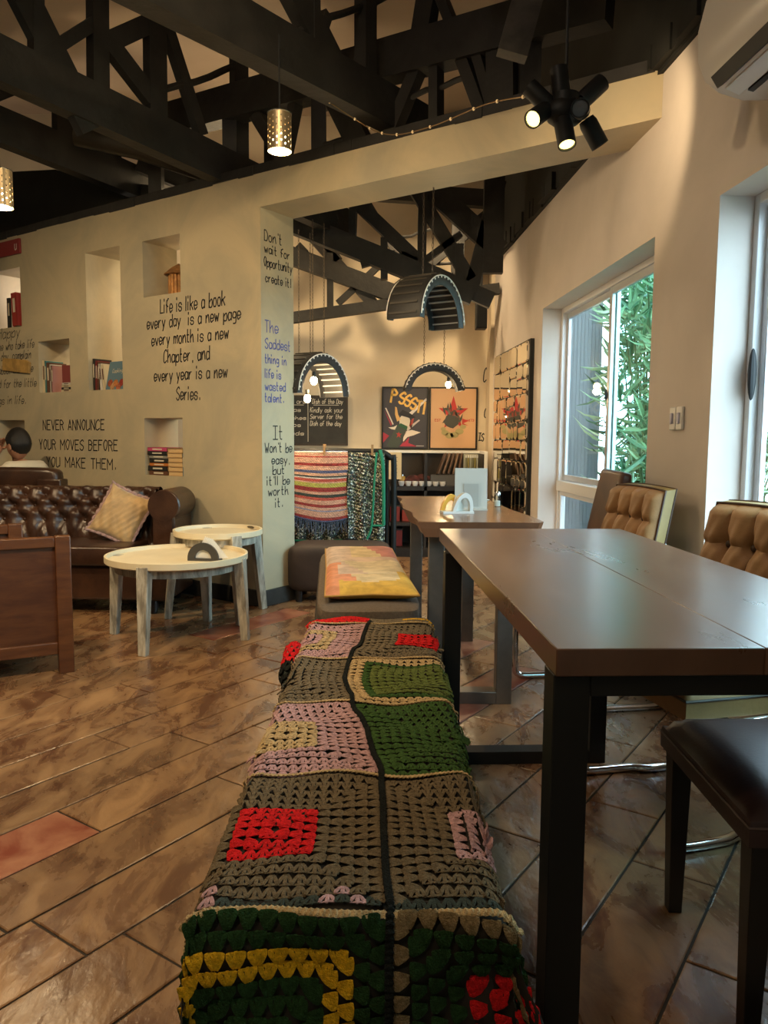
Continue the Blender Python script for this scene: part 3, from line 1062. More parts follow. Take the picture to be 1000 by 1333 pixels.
# ---- light switches
for i, uu in enumerate((0.282, 0.345)):
    t = thing('light_switch', ('white wall switch nearer the sliding window, one of the pair', 'white wall switch nearer the tall right window, one of the pair')[i], 'light switch', group='wall switches between the windows')
    place(t, F_RIGHT)
    m = MB()
    m.b2((uu - 0.028, -0.012, 1.11), (uu + 0.028, -0.0005, 1.205))
    m.build('switch_plate', M_white, t, bevel=0.005, seg=3)
    m = MB()
    m.b2((uu - 0.010, -0.019, 1.135), (uu + 0.010, -0.011, 1.18))
    m.build('rocker', pm('switch_rocker', (0.55, 0.55, 0.72), 0.4), t, bevel=0.003)

# ============================================================ TABLES
# near table: two planks on black frames
tb = thing('dining_table', 'brown two-plank table on black square frames beside the crochet bench', 'table', (0.266, 1.151, 0), R(2.5))
TLn, TWd = 1.57, 0.655
for i in range(2):
    m = MB()
    m.b2((i * TWd / 2, 0, 0.706), ((i + 1) * TWd / 2, TLn, 0.75))
    m.build('plank', [M_wood_table], tb, bevel=0.0022, seg=2)


def leg_frame(parent, y, x0, x1, ztop, t, d, material, name='leg_frame'):
    m = MB()
    m.b2((x0, y, 0.0), (x0 + t, y + d, ztop))
    m.b2((x1 - t, y, 0.0), (x1, y + d, ztop))
    m.b2((x0 + t, y, 0.0), (x1 - t, y + d, t * 0.8))
    m.b2((x0 + t, y, ztop - t * 0.6), (x1 - t, y + d, ztop))
    return m.build(name, material, parent, bevel=0.002)


leg_frame(tb, 0.012, 0.0, 0.60, 0.705, 0.058, 0.058, M_blackmetal)
leg_frame(tb, 1.285, -0.012, 0.53, 0.705, 0.054, 0.06, M_blackmetal)
m = MB()
m.b2((0.03, 0.09, 0.68), (0.06, 1.30, 0.705))
m.b2((0.50, 0.09, 0.68), (0.53, 1.30, 0.705))
m.build('rail', M_blackmetal, tb)
for z in (0.155, 0.245):
    m = MB()
    m.ell((0.0, 1.345 - 0.061, z), (0.011, 0.001, 0.0045), Matrix.Rotation(0.3, 3, 'Y'), nu=10, nv=4)
    m.build('paint_chip', M_white, tb)

# far table: live edge slab on grey frames
ft = thing('live_edge_table', 'live edge wooden slab table on grey metal frames, napkin holders on top', 'table', (0, 0, 0))
m = MB()
rg = random.Random(4)
P = []
N = 22
for i in range(N + 1):
    t = i / N
    y = 2.93 + 1.32 * t
    P.append((0.125 - 0.055 * t + 0.010 * math.sin(t * 9) + 0.006 * math.sin(t * 23 + 1), y))
Rr = [(0.625 - 0.10 * t + 0.006 * math.sin(t * 11), 2.935 + 1.32 * t) for t in [i / N for i in range(N, -1, -1)]]
Rr[-1] = (0.60, 2.93)
Rr[-2] = (0.622, 2.97)
out = P + Rr
top = [(x, y, 0.75) for x, y in out]
mid = [(x + (0.012 if i <= N else -0.008), y + (0.004 if i in (0, len(out) - 1) else 0), 0.725) for i, (x, y) in enumerate(out)]
bot = [(x + (0.028 if i <= N else -0.02), y + (0.012 if i in (0, len(out) - 1) else 0), 0.690) for i, (x, y) in enumerate(out)]
n = len(out)
V = top + mid + bot
F = [tuple(range(n)), tuple(reversed(range(2 * n, 3 * n)))]
m.add(V, F)
m.mi = [0, 0]
m.cur = 1
m.f += [(k * n + i, k * n + (i + 1) % n, (k + 1) * n + (i + 1) % n, (k + 1) * n + i) for k in (0, 1) for i in range(n)]
m.mi += [1] * (2 * n)
m.build('table_top', [M_wood_live, M_wood_edge], ft)
for y, x0, x1 in ((3.02, 0.180, 0.520), (3.98, 0.140, 0.475)):
    leg_frame(ft, y, x0, x1, 0.69, 0.062, 0.075, M_greymetal)

# ---- white round tray tables
def tray_table(label, c, rad, ztop, legr, angs, slot):
    t = thing('tray_table', label, 'side table', (c[0], c[1], 0), 0, 'round tray tables beside the sofa')
    m = MB()
    rim = 0.038
    m.lathe([(0.0, ztop - rim), (rad - 0.008, ztop - rim), (rad, ztop - rim + 0.006), (rad, ztop - 0.002), (rad - 0.004, ztop), (rad - 0.012, ztop - 0.002), (rad - 0.015, ztop - 0.022), (0.0, ztop - 0.022)], n=56)
    tr = m.build('tray', M_tray, t, smooth=True)
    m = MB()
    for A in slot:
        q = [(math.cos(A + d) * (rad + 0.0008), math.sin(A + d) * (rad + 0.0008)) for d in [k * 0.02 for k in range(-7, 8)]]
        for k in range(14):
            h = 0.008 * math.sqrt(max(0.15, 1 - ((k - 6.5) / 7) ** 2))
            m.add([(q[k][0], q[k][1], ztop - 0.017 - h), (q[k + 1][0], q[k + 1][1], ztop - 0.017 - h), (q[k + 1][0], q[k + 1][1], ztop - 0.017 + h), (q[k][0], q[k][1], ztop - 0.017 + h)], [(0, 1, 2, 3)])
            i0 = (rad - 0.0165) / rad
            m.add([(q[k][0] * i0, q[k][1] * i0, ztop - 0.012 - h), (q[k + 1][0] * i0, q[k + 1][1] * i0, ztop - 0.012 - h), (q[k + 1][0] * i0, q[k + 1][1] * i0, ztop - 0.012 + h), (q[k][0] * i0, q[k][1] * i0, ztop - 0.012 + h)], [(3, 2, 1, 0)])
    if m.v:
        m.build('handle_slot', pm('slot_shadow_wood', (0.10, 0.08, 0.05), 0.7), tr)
    m = MB()
    m.lathe([(rad * 0.80, ztop - rim - 0.045), (rad * 0.86, ztop - rim - 0.045), (rad * 0.86, ztop - rim - 0.002), (rad * 0.80, ztop - rim - 0.002)], n=40, close=True)
    m.build('apron', M_greywash, t)
    for A in angs:
        a = R(A)
        d = Vector((math.cos(a), math.sin(a), 0))
        m = MB()
        m.bar(d * (rad * 0.93) + Vector((0, 0, ztop - 0.02)), d * (legr), 0.062, 0.055, up=d, w1=0.040, h1=0.040)
        # the top is let in under the rim
        m.build('leg', M_greywash, t, bevel=0.003)
    return t


tray_table('larger low white tray table in front, with the napkin holder on it', (-1.095, 4.035), 0.368, 0.455, 0.37, [-8, 79, 171, 258], ())
tray_table('smaller taller white tray table behind, against the corner pillar', (-0.99, 4.55), 0.262, 0.525, 0.30, [38, 200, 305, 118], (R(48),))

# ---- napkin holders
nh = thing('napkin_holder', 'dark half round napkin holder with white napkins on the low tray table', 'napkin holder', (-0.925, 3.93, 0.433), R(-8))
m = MB()


def ring_plate(m, y, r, ri, t, n=20, lift=0.012, full=math.pi):
    V = []
    for k in range(n + 1):
        A = full * k / n
        for rr in (r, ri):
            for yy in (y, y + t):
                V.append((rr * math.cos(A), yy, rr * math.sin(A) + lift))
    F = []
    for k in range(n):
        a, b = 4 * k, 4 * (k + 1)
        F += [(a, b, b + 2, a + 2), (a + 1, a + 3, b + 3, b + 1), (a, a + 1, b + 1, b), (a + 2, b + 2, b + 3, a + 3)]
    F += [(0, 2, 3, 1), (4 * n, 4 * n + 1, 4 * n + 3, 4 * n + 2)]
    m.add(V, F)


ring_plate(m, -0.028, 0.083, 0.045, 0.012)
ring_plate(m, 0.020, 0.083, 0.045, 0.012)
m.b2((-0.083, -0.028, 0), (0.083, 0.032, 0.013))
m.build('holder', pm('charcoal_paint', (0.05, 0.047, 0.042), 0.5), nh)
for k in range(5):
    m = MB()
    o = 0.012 * k
    m.prism([(-0.055 + o, -0.014 + k * 0.006, 0.014), (0.075 + o, -0.014 + k * 0.006, 0.014), (0.01 + o * 0.6, -0.014 + k * 0.006, 0.128 - 0.004 * k)], (0, 0.002, 0))
    m.build('napkin', M_paper, nh)

nh2 = thing('napkin_holder', 'white and yellow arched napkin holder on the live edge table', 'napkin holder', (0.325, 3.30, 0.75), R(8))


def band_arch(m, cx, r, ri, y0, y1, lean, n=24, flat=0.9):
    V = []
    for k in range(n + 1):
        A = math.pi * (-0.06 + 1.12 * k / n)
        for rr, hh in ((r, 2.0), (ri, 2.05)):
            for yy in (y0, y1):
                x = rr * math.cos(A)
                z = max(0.0, rr * math.sin(A) * hh) if rr == r else max(0.012, rr * math.sin(A) * hh + 0.006)
                V.append((cx + x + z * lean, yy, z))
    F = []
    for k in range(n):
        a, b = 4 * k, 4 * (k + 1)
        F += [(a, b, b + 2, a + 2), (a + 1, a + 3, b + 3, b + 1), (a, a + 1, b + 1, b), (a + 2, b + 2, b + 3, a + 3)]
    F += [(0, 2, 3, 1), (4 * n, 4 * n + 1, 4 * n + 3, 4 * n + 2)]
    m.add(V, F)


m = MB()
band_arch(m, -0.040, 0.040, 0.024, 0.006, 0.034, 0.12)
m.build('yellow_arch', pm('yellow_plastic', (0.72, 0.42, 0.05), 0.4), nh2, bevel=0.002)
m = MB()
band_arch(m, 0.006, 0.044, 0.030, -0.036, 0.004, 0.16)
m.b2((-0.080, -0.04, 0.0), (0.055, 0.03, 0.010))
m.build('white_arch', pm('white_plastic', (0.60, 0.62, 0.60), 0.4), nh2, bevel=0.003)
m = MB()
m.prism([(-0.03, 0.0, 0.01), (0.02, 0.0, 0.01), (0.015, 0.0, 0.075), (-0.02, 0.0, 0.07)], (0, 0.01, 0))
m.build('napkin', M_paper, nh2)

sh = thing('sign_holder', 'clear upright sign holder with a pale card on the live edge table', 'sign holder', (0.392, 3.45, 0.75), R(-4))
m = MB()
m.b2((-0.073, -0.03, 0.0), (0.073, 0.03, 0.004))
m.bar((0, 0.014, 0.003), (0, 0.035, 0.186), 0.146, 0.003, up=(0, 1, 0))
acr = bpy.data.materials.new('frosted_acrylic')
acr.use_nodes = True
acr.node_tree.nodes['Principled BSDF'].inputs['Base Color'].default_value = (0.62, 0.66, 0.64, 1)
acr.node_tree.nodes['Principled BSDF'].inputs['Roughness'].default_value = 0.25
acr.node_tree.nodes['Principled BSDF'].inputs['Alpha'].default_value = 0.75
m.build('stand', acr, sh)
m = MB()
m.bar((0.0, 0.0145, 0.012), (0.0, 0.0268, 0.120), 0.092, 0.002, up=(0, 1, 0))
m.build('card', pm('pale_card', (0.42, 0.45, 0.43), 0.6), sh)
m = MB()
m.bar((0.0, 0.0125, 0.014), (0.0, 0.0240, 0.116), 0.068, 0.002, up=(0, 1, 0))
m.build('card_print', pm('card_print', (0.34, 0.37, 0.36), 0.6), sh)

ss = thing('salt_shaker', 'small glass shaker with a silver cap near the mirror panel', 'salt shaker', (0.535, 3.62, 0.75))
m = MB()
m.lathe([(0.0, 0.0), (0.017, 0.0), (0.019, 0.01), (0.016, 0.045), (0.013, 0.055), (0.0, 0.055)], n=16)
m.build('glass_jar', glass_mat('shaker_glass', (0.85, 0.9, 0.9)), ss, smooth=True)
m = MB()
m.lathe([(0.0, 0.055), (0.015, 0.055), (0.015, 0.066), (0.008, 0.072), (0.0, 0.072)], n=16)
m.build('cap', M_chrome, ss, smooth=True)
m = MB()
m.lathe([(0.0, 0.003), (0.014, 0.003), (0.014, 0.028), (0.0, 0.028)], n=12)
m.build('salt', M_paper, ss)
ad = thing('sauce_dish', 'small white dish behind the sign holder on the live edge table', 'dish', (0.50, 3.86, 0.75))
m = MB()
m.lathe([(0.0, 0.0), (0.018, 0.0), (0.032, 0.014), (0.030, 0.015), (0.016, 0.004), (0.0, 0.004)], n=20)
m.build('dish', M_white, ad, smooth=True)

# ============================================================ SEATS
def leather_dining_chair(label, loc, rz, mt=M_leather_d, mb=M_leather_d, back=True, lean=0.10, top=0.93):
    """front edge at local x=0, seat runs to +x, width along y"""
    t = thing('leather_dining_chair', label, 'chair', loc, rz, None)
    D, Wd = 0.44, 0.44

    def f(u, v):
        x = u * D
        y = (v - 0.5) * Wd
        e = min(u, 1 - u, v, 1 - v)
        z = 0.455 - 0.034 * max(0, 1 - e / 0.13) ** 2.0 + 0.014 * math.sin(u * math.pi) * math.sin(v * math.pi)
        return (x, y, z)
    m = MB()
    m.grid(f, 24, 24)
    # skirt
    per = [(0, 0), (1, 0), (1, 1), (0, 1)]
    ring = [(i / 24, 0) for i in range(24)] + [(1, i / 24) for i in range(24)] + [(1 - i / 24, 1) for i in range(24)] + [(0, 1 - i / 24) for i in range(24)]
    A = [f(u, v) for u, v in ring]
    n = len(A)
    B = [(D / 2 + (x - D / 2) * 1.012, y * 1.012, z - 0.012) for x, y, z in A]
    Cc = [(D / 2 + (x - D / 2) * 1.01, y * 1.01, 0.375) for x, y, z in A]
    m.add(A + B + Cc, [(k * n + i, (k + 1) * n + i, (k + 1) * n + (i + 1) % n, k * n + (i + 1) % n) for k in (0, 1) for i in range(n)])
    m.add(Cc, [tuple(range(n))])
    m.build('seat', mt, t, smooth=True)
    m = MB()
    m.tube([(x, y, z + 0.0005) for x, y, z in B], 0.0028, 5, closed=True)
    m.build('seam_piping', pm('seam_thread', (0.075, 0.045, 0.04), 0.5), t)
    for sx, sy in ((0.03, -1), (0.03, 1), (D - 0.03, -1), (D - 0.03, 1)):
        m = MB()
        m.bar((sx, sy * (Wd / 2 - 0.028), 0.40), (sx + (0.03 if sx > 0.2 else -0.0), sy * (Wd / 2 - 0.032), 0.0), 0.046, 0.046, up=(1, 0, 0), w1=0.030, h1=0.030)
        m.build('leg', M_wood_dark, t, bevel=0.002)
    if back:
        m = MB()
        m.bar((D - 0.02, 0, 0.40), (D + lean, 0, top), 0.43, 0.055, up=(-1, 0, 0))
        m.build('backrest', mb, t, bevel=0.018, seg=3)
    return t


leather_dining_chair('dark brown leather chair with black legs, cut by the right frame edge', (0.635, 1.477, 0), R(-1))
leather_dining_chair('brown leather high backed chair under the sliding window, behind the tan chair', (0.56, 3.64, 0), R(-4), pm('worn_leather', (0.06, 0.026, 0.017), 0.38, col2=(0.13, 0.06, 0.035), scale=4), pm('worn_leather', (0, 0, 0)), lean=0.09, top=0.925)


def tan_chair(label, loc, rz):
    """chrome cantilever chair facing local -x; origin on the floor below the seat front"""
    t = thing('cantilever_chair', label, 'chair', loc, rz, 'tufted tan chairs on chrome cantilever frames')
    Wd = 0.45
    for s in (-1, 1):
        y = s * 0.238
        m = MB()
        m.tube([(0.36, y * 0.93, 0.335), (0.20, y, 0.334), (0.03, y, 0.332), (0.0, y, 0.30), (0.0, y, 0.06), (0.015, y, 0.022), (0.05, y, 0.014), (0.17, y * 0.98, 0.014), (0.24, y * 0.90, 0.014), (0.44, y * 0.88, 0.014), (0.475, y * 0.75, 0.014), (0.48, 0, 0.014)], 0.0138, 10, smooth=5)
        m.build('chrome_tube', M_chrome, t, smooth=True)
    m = MB()
    m.tube([(0.36, -0.2, 0.335), (0.37, 0, 0.335), (0.36, 0.2, 0.335)], 0.011, 8)
    for s in (-1, 1):
        m.tube([(0.36, s * 0.2, 0.335), (0.44, s * 0.20, 0.50), (0.465, s * 0.18, 0.66)], 0.010, 8, smooth=3)
    m.build('back_tube', M_chrome, t, smooth=True)

    def quilt(u, v):
        """u across (4 channels), v up; tufted height"""
        ch = abs(math.sin(math.pi * u * 4)) ** 0.55
        cr = min(1.0, abs(v - 0.72) / 0.055) ** 0.6
        e = min(1.0, min(u, 1 - u) / 0.04) ** 0.5 * min(1.0, min(v, 1 - v) / 0.04) ** 0.5
        pu = min(abs(u - k / 4) for k in range(1, 4))
        pit = math.exp(-((pu / 0.05) ** 2 + ((v - 0.72) / 0.07) ** 2))
        wr = 0.12 * math.sin(u * 60 + v * 25) * math.exp(-abs(v - 0.72) * 6)
        return e * (0.45 + 0.40 * ch * (0.6 + 0.4 * cr) + 0.15 * cr - 0.55 * pit + wr * 0.5)
    # back cushion: front skin towards -x
    z0, z1 = 0.44, 0.872

    def bp(u, v, off):
        y = (u - 0.5) * (Wd - 0.02 * v)
        z = z0 + v * (z1 - z0) + 0.006 * math.cos((u - 0.5) * 3)
        x = 0.355 + 0.085 * v
        return (x - off, y, z - off * 0.15)
    m = MB()
    m.grid(lambda u, v: bp(u, v, 0.055 * quilt(u, v) - 0.01), 64, 40)
    m.build('back_cushion', M_tan, t, smooth=True)
    m = MB()
    m.grid(lambda u, v: bp(1 - u, v, -0.045), 8, 8)
    ringp = [(i / 16, 0) for i in range(16)] + [(1, i / 16) for i in range(16)] + [(1 - i / 16, 1) for i in range(16)] + [(0, 1 - i / 16) for i in range(16)]
    n = len(ringp)
    m.add([bp(u, v, 0.0) for u, v in ringp] + [bp(u, v, -0.045) for u, v in ringp], [(i, (i + 1) % n, n + (i + 1) % n, n + i) for i in range(n)])
    m.build('back_shell', M_tan_side, t, smooth=True)
    m = MB()
    m.tube([bp(u, v, 0.0) for u, v in ringp], 0.0045, 6, closed=True)
    m.tube([bp(u, v, -0.045) for u, v in ringp], 0.0035, 6, closed=True)
    for k in (1, 2, 3):
        m.tube([bp(k / 4, v / 20, 0.055 * quilt(k / 4, v / 20) - 0.009) for v in range(1, 20)], 0.0022, 5)
    m.build('piping', M_pipe, t, smooth=True)
    for k in (1, 2, 3):
        m = MB()
        p = bp(k / 4, 0.72, 0.012)
        m.ell(p, (0.006, 0.011, 0.011), nu=10, nv=6)
        m.build('button', M_pipe, t, smooth=True)
    # seat cushion

    def sp_(u, v, off):
        return (0.035 + 0.37 * v, (u - 0.5) * 0.46, 0.400 + off)
    m = MB()
    m.grid(lambda u, v: sp_(u, v, 0.050 * quilt(u, 1 - v)), 48, 40)
    m.build('seat_cushion', M_tan, t, smooth=True)
    m = MB()
    m.add([sp_(u, v, 0.0) for u, v in ringp] + [sp_(u, v, -0.05) for u, v in ringp], [(i, (i + 1) % n, n + (i + 1) % n, n + i) for i in range(n)])
    m.add([sp_(0, 0, -0.05), sp_(1, 0, -0.05), sp_(1, 1, -0.05), sp_(0, 1, -0.05)], [(3, 2, 1, 0)])
    m.build('seat_side', M_tan, t)
    m = MB()
    m.tube([sp_(u, v, 0.0) for u, v in ringp], 0.004, 6, closed=True)
    m.build('seat_piping', M_pipe, t, smooth=True)
    return t


tan_chair('tufted tan leather chair farther along the near table, its back above the tabletop', (0.625, 3.12, 0), R(8))
tan_chair('tufted tan leather chair at the right frame edge, nearer than its twin', (0.69, 2.13, 0), R(14))

# ---- benches down the middle
be = thing('upholstered_bench', 'brown upholstered bench hidden beneath the crochet blanket', 'bench', (-0.0415, 0, 0))
m = MB()
m.b2((-0.198, 0.945, 0.27), (0.198, 2.50, 0.455))
m.build('seat', pm('bench_fabric', (0.025, 0.017, 0.013), 0.9), be, bevel=0.02, seg=3)
for x in (-0.17, 0.17):
    for y in (1.0, 2.44):
        m = MB()
        m.bar((x, y, 0.27), (x, y, 0.0), 0.05, 0.05, up=(1, 0, 0))
        m.build('leg', M_wood_dark, be)

be2 = thing('cushioned_bench', 'dark brown bench with a grey brown seat pad beyond the crochet bench', 'bench', (-0.045, 2.66, 0), R(4.0))
m = MB()
m.b2((-0.20, 0, 0.24), (0.20, 1.42, 0.415))
m.build('seat_box', pm('dark_fabric', (0.028, 0.019, 0.013), 0.8, var=0.2, scale=20), be2, bevel=0.012)
m = MB()
m.ell((0, 0.70, 0.435), (0.192, 0.70, 0.034), nu=56, nv=16, pw=0.22)
m.build('seat_pad', pm('taupe_linen', (0.13, 0.10, 0.075), 0.9, var=0.15, scale=90, bump=0.3, bscale=240), be2, smooth=True)
for x in (-0.16, 0.16):
    for y in (0.05, 1.36):
        m = MB()
        m.bar((x, y, 0.24), (x, y, 0.0), 0.05, 0.05, up=(1, 0, 0))
        m.build('leg', M_wood_dark, be2)
# printed cushion on it
cu = thing('printed_cushion', 'pastel yellow orange and pink cushion with angular patches on the bench', 'cushion', (-0.085, 3.355, 0.468), R(4.3))
m = MB()
hx, hy, hz = 0.172, 0.60, 0.055
NU, NV = 20, 40


def cush(u, v, s):
    x = (u - 0.5) * 2
    y = (v - 0.5) * 2
    h = ((1 - abs(x) ** 6) * (1 - abs(y) ** 10)) ** 0.5
    pin = 1 - 0.05 * (1 - abs(x)) * abs(y) ** 4 - 0.03 * abs(x) ** 4 * (1 - abs(y))
    dim = 0.012 * math.exp(-(x * x * 6 + y * y * 20))
    return (x * hx * pin, y * hy * pin, hz * 0.5 + s * (hz * 0.5 * h - dim * (1 if s > 0 else 0) + 0.002))


PATCH = [(0.60, 0.47, 0.27), (0.62, 0.25, 0.13), (0.58, 0.36, 0.06), (0.50, 0.20, 0.17), (0.56, 0.42, 0.33), (0.60, 0.50, 0.33)]
for s in (1, -1):
    V = [cush(i / NU, j / NV, s) for j in range(NV + 1) for i in range(NU + 1)]
    F = []
    MI = []
    for j in range(NV):
        for i in range(NU):
            f = (j * (NU + 1) + i, j * (NU + 1) + i + 1, (j + 1) * (NU + 1) + i + 1, (j + 1) * (NU + 1) + i)
            u, v = (i + 0.5) / NU, (j + 0.5) / NV
            if u < 0.13 + 0.10 * v and v < 0.5:
                k = 1
            elif v < 0.10 + 0.12 * abs(u - 0.5) or (v < 0.30 and u > 0.86):
                k = 2
            elif v < 0.26:
                k = 1 if u < 0.42 - 0.5 * v else 0
            elif v < 0.56:
                k = 5 if u + v > 0.75 else 4
            elif v < 0.62:
                k = 4
            elif u > 1.25 - 0.75 * v:
                k = 3
            else:
                k = 0 if u > 0.35 else 4
            F.append(f if s > 0 else tuple(reversed(f)))
            MI.append(k)
    n0 = len(m.v)
    m.v += V
    m.f += [tuple(a + n0 for a in f) for f in F]
    m.mi += MI
m.build('cushion_cover', [pm('cushion_patch_%s' % 'abcdef'[i], c, 0.8, var=0.18, scale=14) for i, c in enumerate(PATCH)], cu, smooth=True)
m = MB()
rim = [cush(u, v, 0) for u, v in [(i / 20, 0) for i in range(20)] + [(1, i / 20) for i in range(20)] + [(1 - i / 20, 1) for i in range(20)] + [(0, 1 - i / 20) for i in range(20)]]
m.tube(rim, 0.004, 6, closed=True)
m.build('piping', pm('gold_piping', (0.45, 0.25, 0.05), 0.7), cu)

# brown ottoman
ot = thing('round_cornered_ottoman', 'brown suede ottoman standing before the corner pillar and rug rack', 'ottoman', (-0.29, 5.075, 0), R(-1))
m = MB()
m.ell((0, 0, 0.22), (0.335, 0.19, 0.155), nu=60, nv=24, pw=0.28)
m.build('upholstery', M_suede, ot, smooth=True)
for x in (-0.26, 0.26):
    for y in (-0.13, 0.13):
        m = MB()
        m.cyl((x, y, 0.0), (x, y, 0.09), 0.022, 0.026, 12)
        m.build('foot', M_wood_dark, ot)

# ---- chesterfield sofa, local front at y=0 facing -y
so = thing('chesterfield_sofa', 'dark brown buttoned leather chesterfield sofa below the wall writing', 'sofa', (-1.26, 4.50, 0), R(-2))
Ls = 2.05          # runs to local -x


def tuft(u, v, nu, nv):
    """diamond buttoning"""
    a, b = u * nu, v * nv
    best = 9
    for i in range(int(a) - 1, int(a) + 3):
        for j in range(int(b) - 1, int(b) + 3):
            px = i + (0.5 if j % 2 else 0.0)
            best = min(best, math.hypot((a - px), (b - j) * 0.9))
    s, t = a + b * 0.5, a - b * 0.5
    c1 = abs(s - round(s))
    c2 = abs(t - round(t))
    cr = math.exp(-(min(c1, c2) / 0.10) ** 2)
    return (1 - math.exp(-(best / 0.30) ** 2)) * (1 - 0.35 * cr)


prof_b = [(0.42, 0.36), (0.44, 0.50), (0.455, 0.58), (0.46, 0.64), (0.475, 0.70), (0.52, 0.735), (0.585, 0.735), (0.63, 0.70), (0.64, 0.64), (0.62, 0.57)]
pb = catmull([Vector((0, a, b)) for a, b in prof_b], 6)


def back_fn(u, v):
    i = v * (len(pb) - 1)
    k = min(len(pb) - 2, int(i))
    p = pb[k].lerp(pb[k + 1], i - k)
    q = (pb[k + 1] - pb[k]).normalized()
    nrm = Vector((0, -q.z, q.y))
    amp = 0.045 * max(0, min(1, (0.62 - v) / 0.08)) * max(0, min(1, v / 0.05))
    h = tuft(u, v, 13, 7)
    return (-0.24 - u * (Ls - 0.30), p.y + nrm.y * (h - 0.6) * amp, p.z + nrm.z * (h - 0.6) * amp)


m = MB()
m.grid(back_fn, 200, 60)
m.b2((-Ls + 0.1, 0.60, 0.10), (-0.06, 0.625, 0.66))
m.build('backrest', M_leather, so, smooth=True)
btn = None
for j in range(1, 5):
    for i in range(0, 14):
        u = (i + (0.5 if j % 2 else 0.0)) / 13
        if 0.01 < u < 0.99:
            if btn is None:
                m = MB()
                m.ell((0, 0, 0), (0.011, 0.008, 0.011), nu=8, nv=5)
                btn = m.build('button', M_leather, so, smooth=True)
                o = btn
            else:
                o = btn.copy()
                COL.objects.link(o)
            o.location = back_fn(u, j / 7)
for a, b in ((-0.27, -1.16), (-1.17, -2.05)):
    m = MB()
    m.ell(((a + b) / 2, 0.225, 0.355), (abs(a - b) / 2, 0.225, 0.062), nu=56, nv=16, pw=0.2)
    m.build('seat_cushion', M_leather, so, smooth=True)
m = MB()
m.b2((-Ls, 0.035, 0.085), (-0.10, 0.60, 0.30))
m.build('base', M_leather, so, bevel=0.02, seg=3)
for s, x0 in ((1, 0.0), (-1, -Ls - 0.05)):
    m = MB()
    # arm body with rolled top
    pr = []
    cx, cz, rr = -0.10, 0.645, 0.098
    for k in range(25):
        A = R(-50 + 280 * k / 24)
        pr.append((cx + rr * math.cos(A), cz + rr * math.sin(A)))
    low = [(-0.175, 0.45), (-0.185, 0.085), (-0.03, 0.085), (-0.03, 0.45)]
    pts = [(x0 + x, 0.20, z) for x, z in pr + low]
    m.prism(pts, (0, 0.36, 0))
    m.b2((x0 - 0.19, 0.035, 0.085), (x0 - 0.03, 0.21, 0.40))
    m.build('arm', M_leather, so, smooth=True, bevel=0.012, seg=2)
    m = MB()
    m.lathe([(0.0, 0.0), (0.07, 0.0), (0.09, 0.008), (0.095, 0.02), (0.0, 0.02)], (x0 + cx, 0.200, cz), 36, (0, -1, 0))
    m.prism([(x0 - 0.165, 0.20, 0.60), (x0 - 0.165, 0.20, 0.40), (x0 - 0.05, 0.20, 0.40), (x0 - 0.045, 0.20, 0.60)], (0, -0.018, 0))
    m.build('arm_front', M_leather, so, smooth=True)
for x in (-0.14, -Ls + 0.05):
    for y in (0.08, 0.55):
        m = MB()
        m.lathe([(0.0, 0.0), (0.022, 0.0), (0.034, 0.04), (0.026, 0.09), (0.0, 0.09)], (x, y, 0), 14)
        m.build('foot', M_wood_dark, so, smooth=True)

# gold pillow
pi = thing('throw_pillow', 'gold velvet pillow with a lilac frill leaning on the sofa', 'pillow', (-1.66, 4.83, 0.575))
pi.rotation_euler = (Matrix.Rotation(R(4), 3, 'Z') @ Matrix.Rotation(R(66), 3, 'X') @ Matrix.Rotation(R(-24), 3, 'Z')).to_euler()
m = MB()


def pil(u, v, s):
    x, y = (u - 0.5) * 2, (v - 0.5) * 2
    h = ((1 - abs(x) ** 2.4) * (1 - abs(y) ** 2.4)) ** 0.5
    px = x * 0.150 * (1 - 0.10 * (1 - y * y) * abs(x) ** 3)
    py = y * 0.168 * (1 - 0.10 * (1 - x * x) * abs(y) ** 3)
    wr = 0.006 * math.sin(x * 14 + y * 9) * (abs(x) + abs(y)) * 0.5 + 0.005 * math.sin(x * 25 - y * 17) * h
    return (px, py, s * (0.055 * h) + wr * (1 if s > 0 else 0.3))


m.grid(lambda u, v: pil(u, v, 1), 28, 28)
m.grid(lambda u, v: pil(1 - u, v, -1), 28, 28)
m.build('pillow_cover', pm('gold_velvet', (0.40, 0.26, 0.115), 0.55, var=0.25, scale=7, sheen=0.6), pi, smooth=True)
m = MB()
per = [(i / 30, 0) for i in range(30)] + [(1, i / 30) for i in range(30)] + [(1 - i / 30, 1) for i in range(30)] + [(0, 1 - i / 30) for i in range(30)]
V = []
for k, (u, v) in enumerate(per):
    a = Vector(pil(u, v, 0))
    o = a.normalized()
    V += [a * 0.97, a + o * 0.018 + Vector((0, 0, 0.010 * math.sin(k * 1.7)))]
n = len(per)
m.add(V, [(2 * i, 2 * i + 1, (2 * i + 3) % (2 * n), (2 * i + 2) % (2 * n)) for i in range(n)])
m.build('frill', pm('lilac_frill', (0.30, 0.20, 0.20), 0.8), pi, smooth=True, solid=0.004)

# wooden armchair at the left edge
wa = thing('wooden_armchair', 'reddish brown wooden panel-sided armchair at the left edge', 'armchair', (-1.42, 3.42, 0), R(28.5))
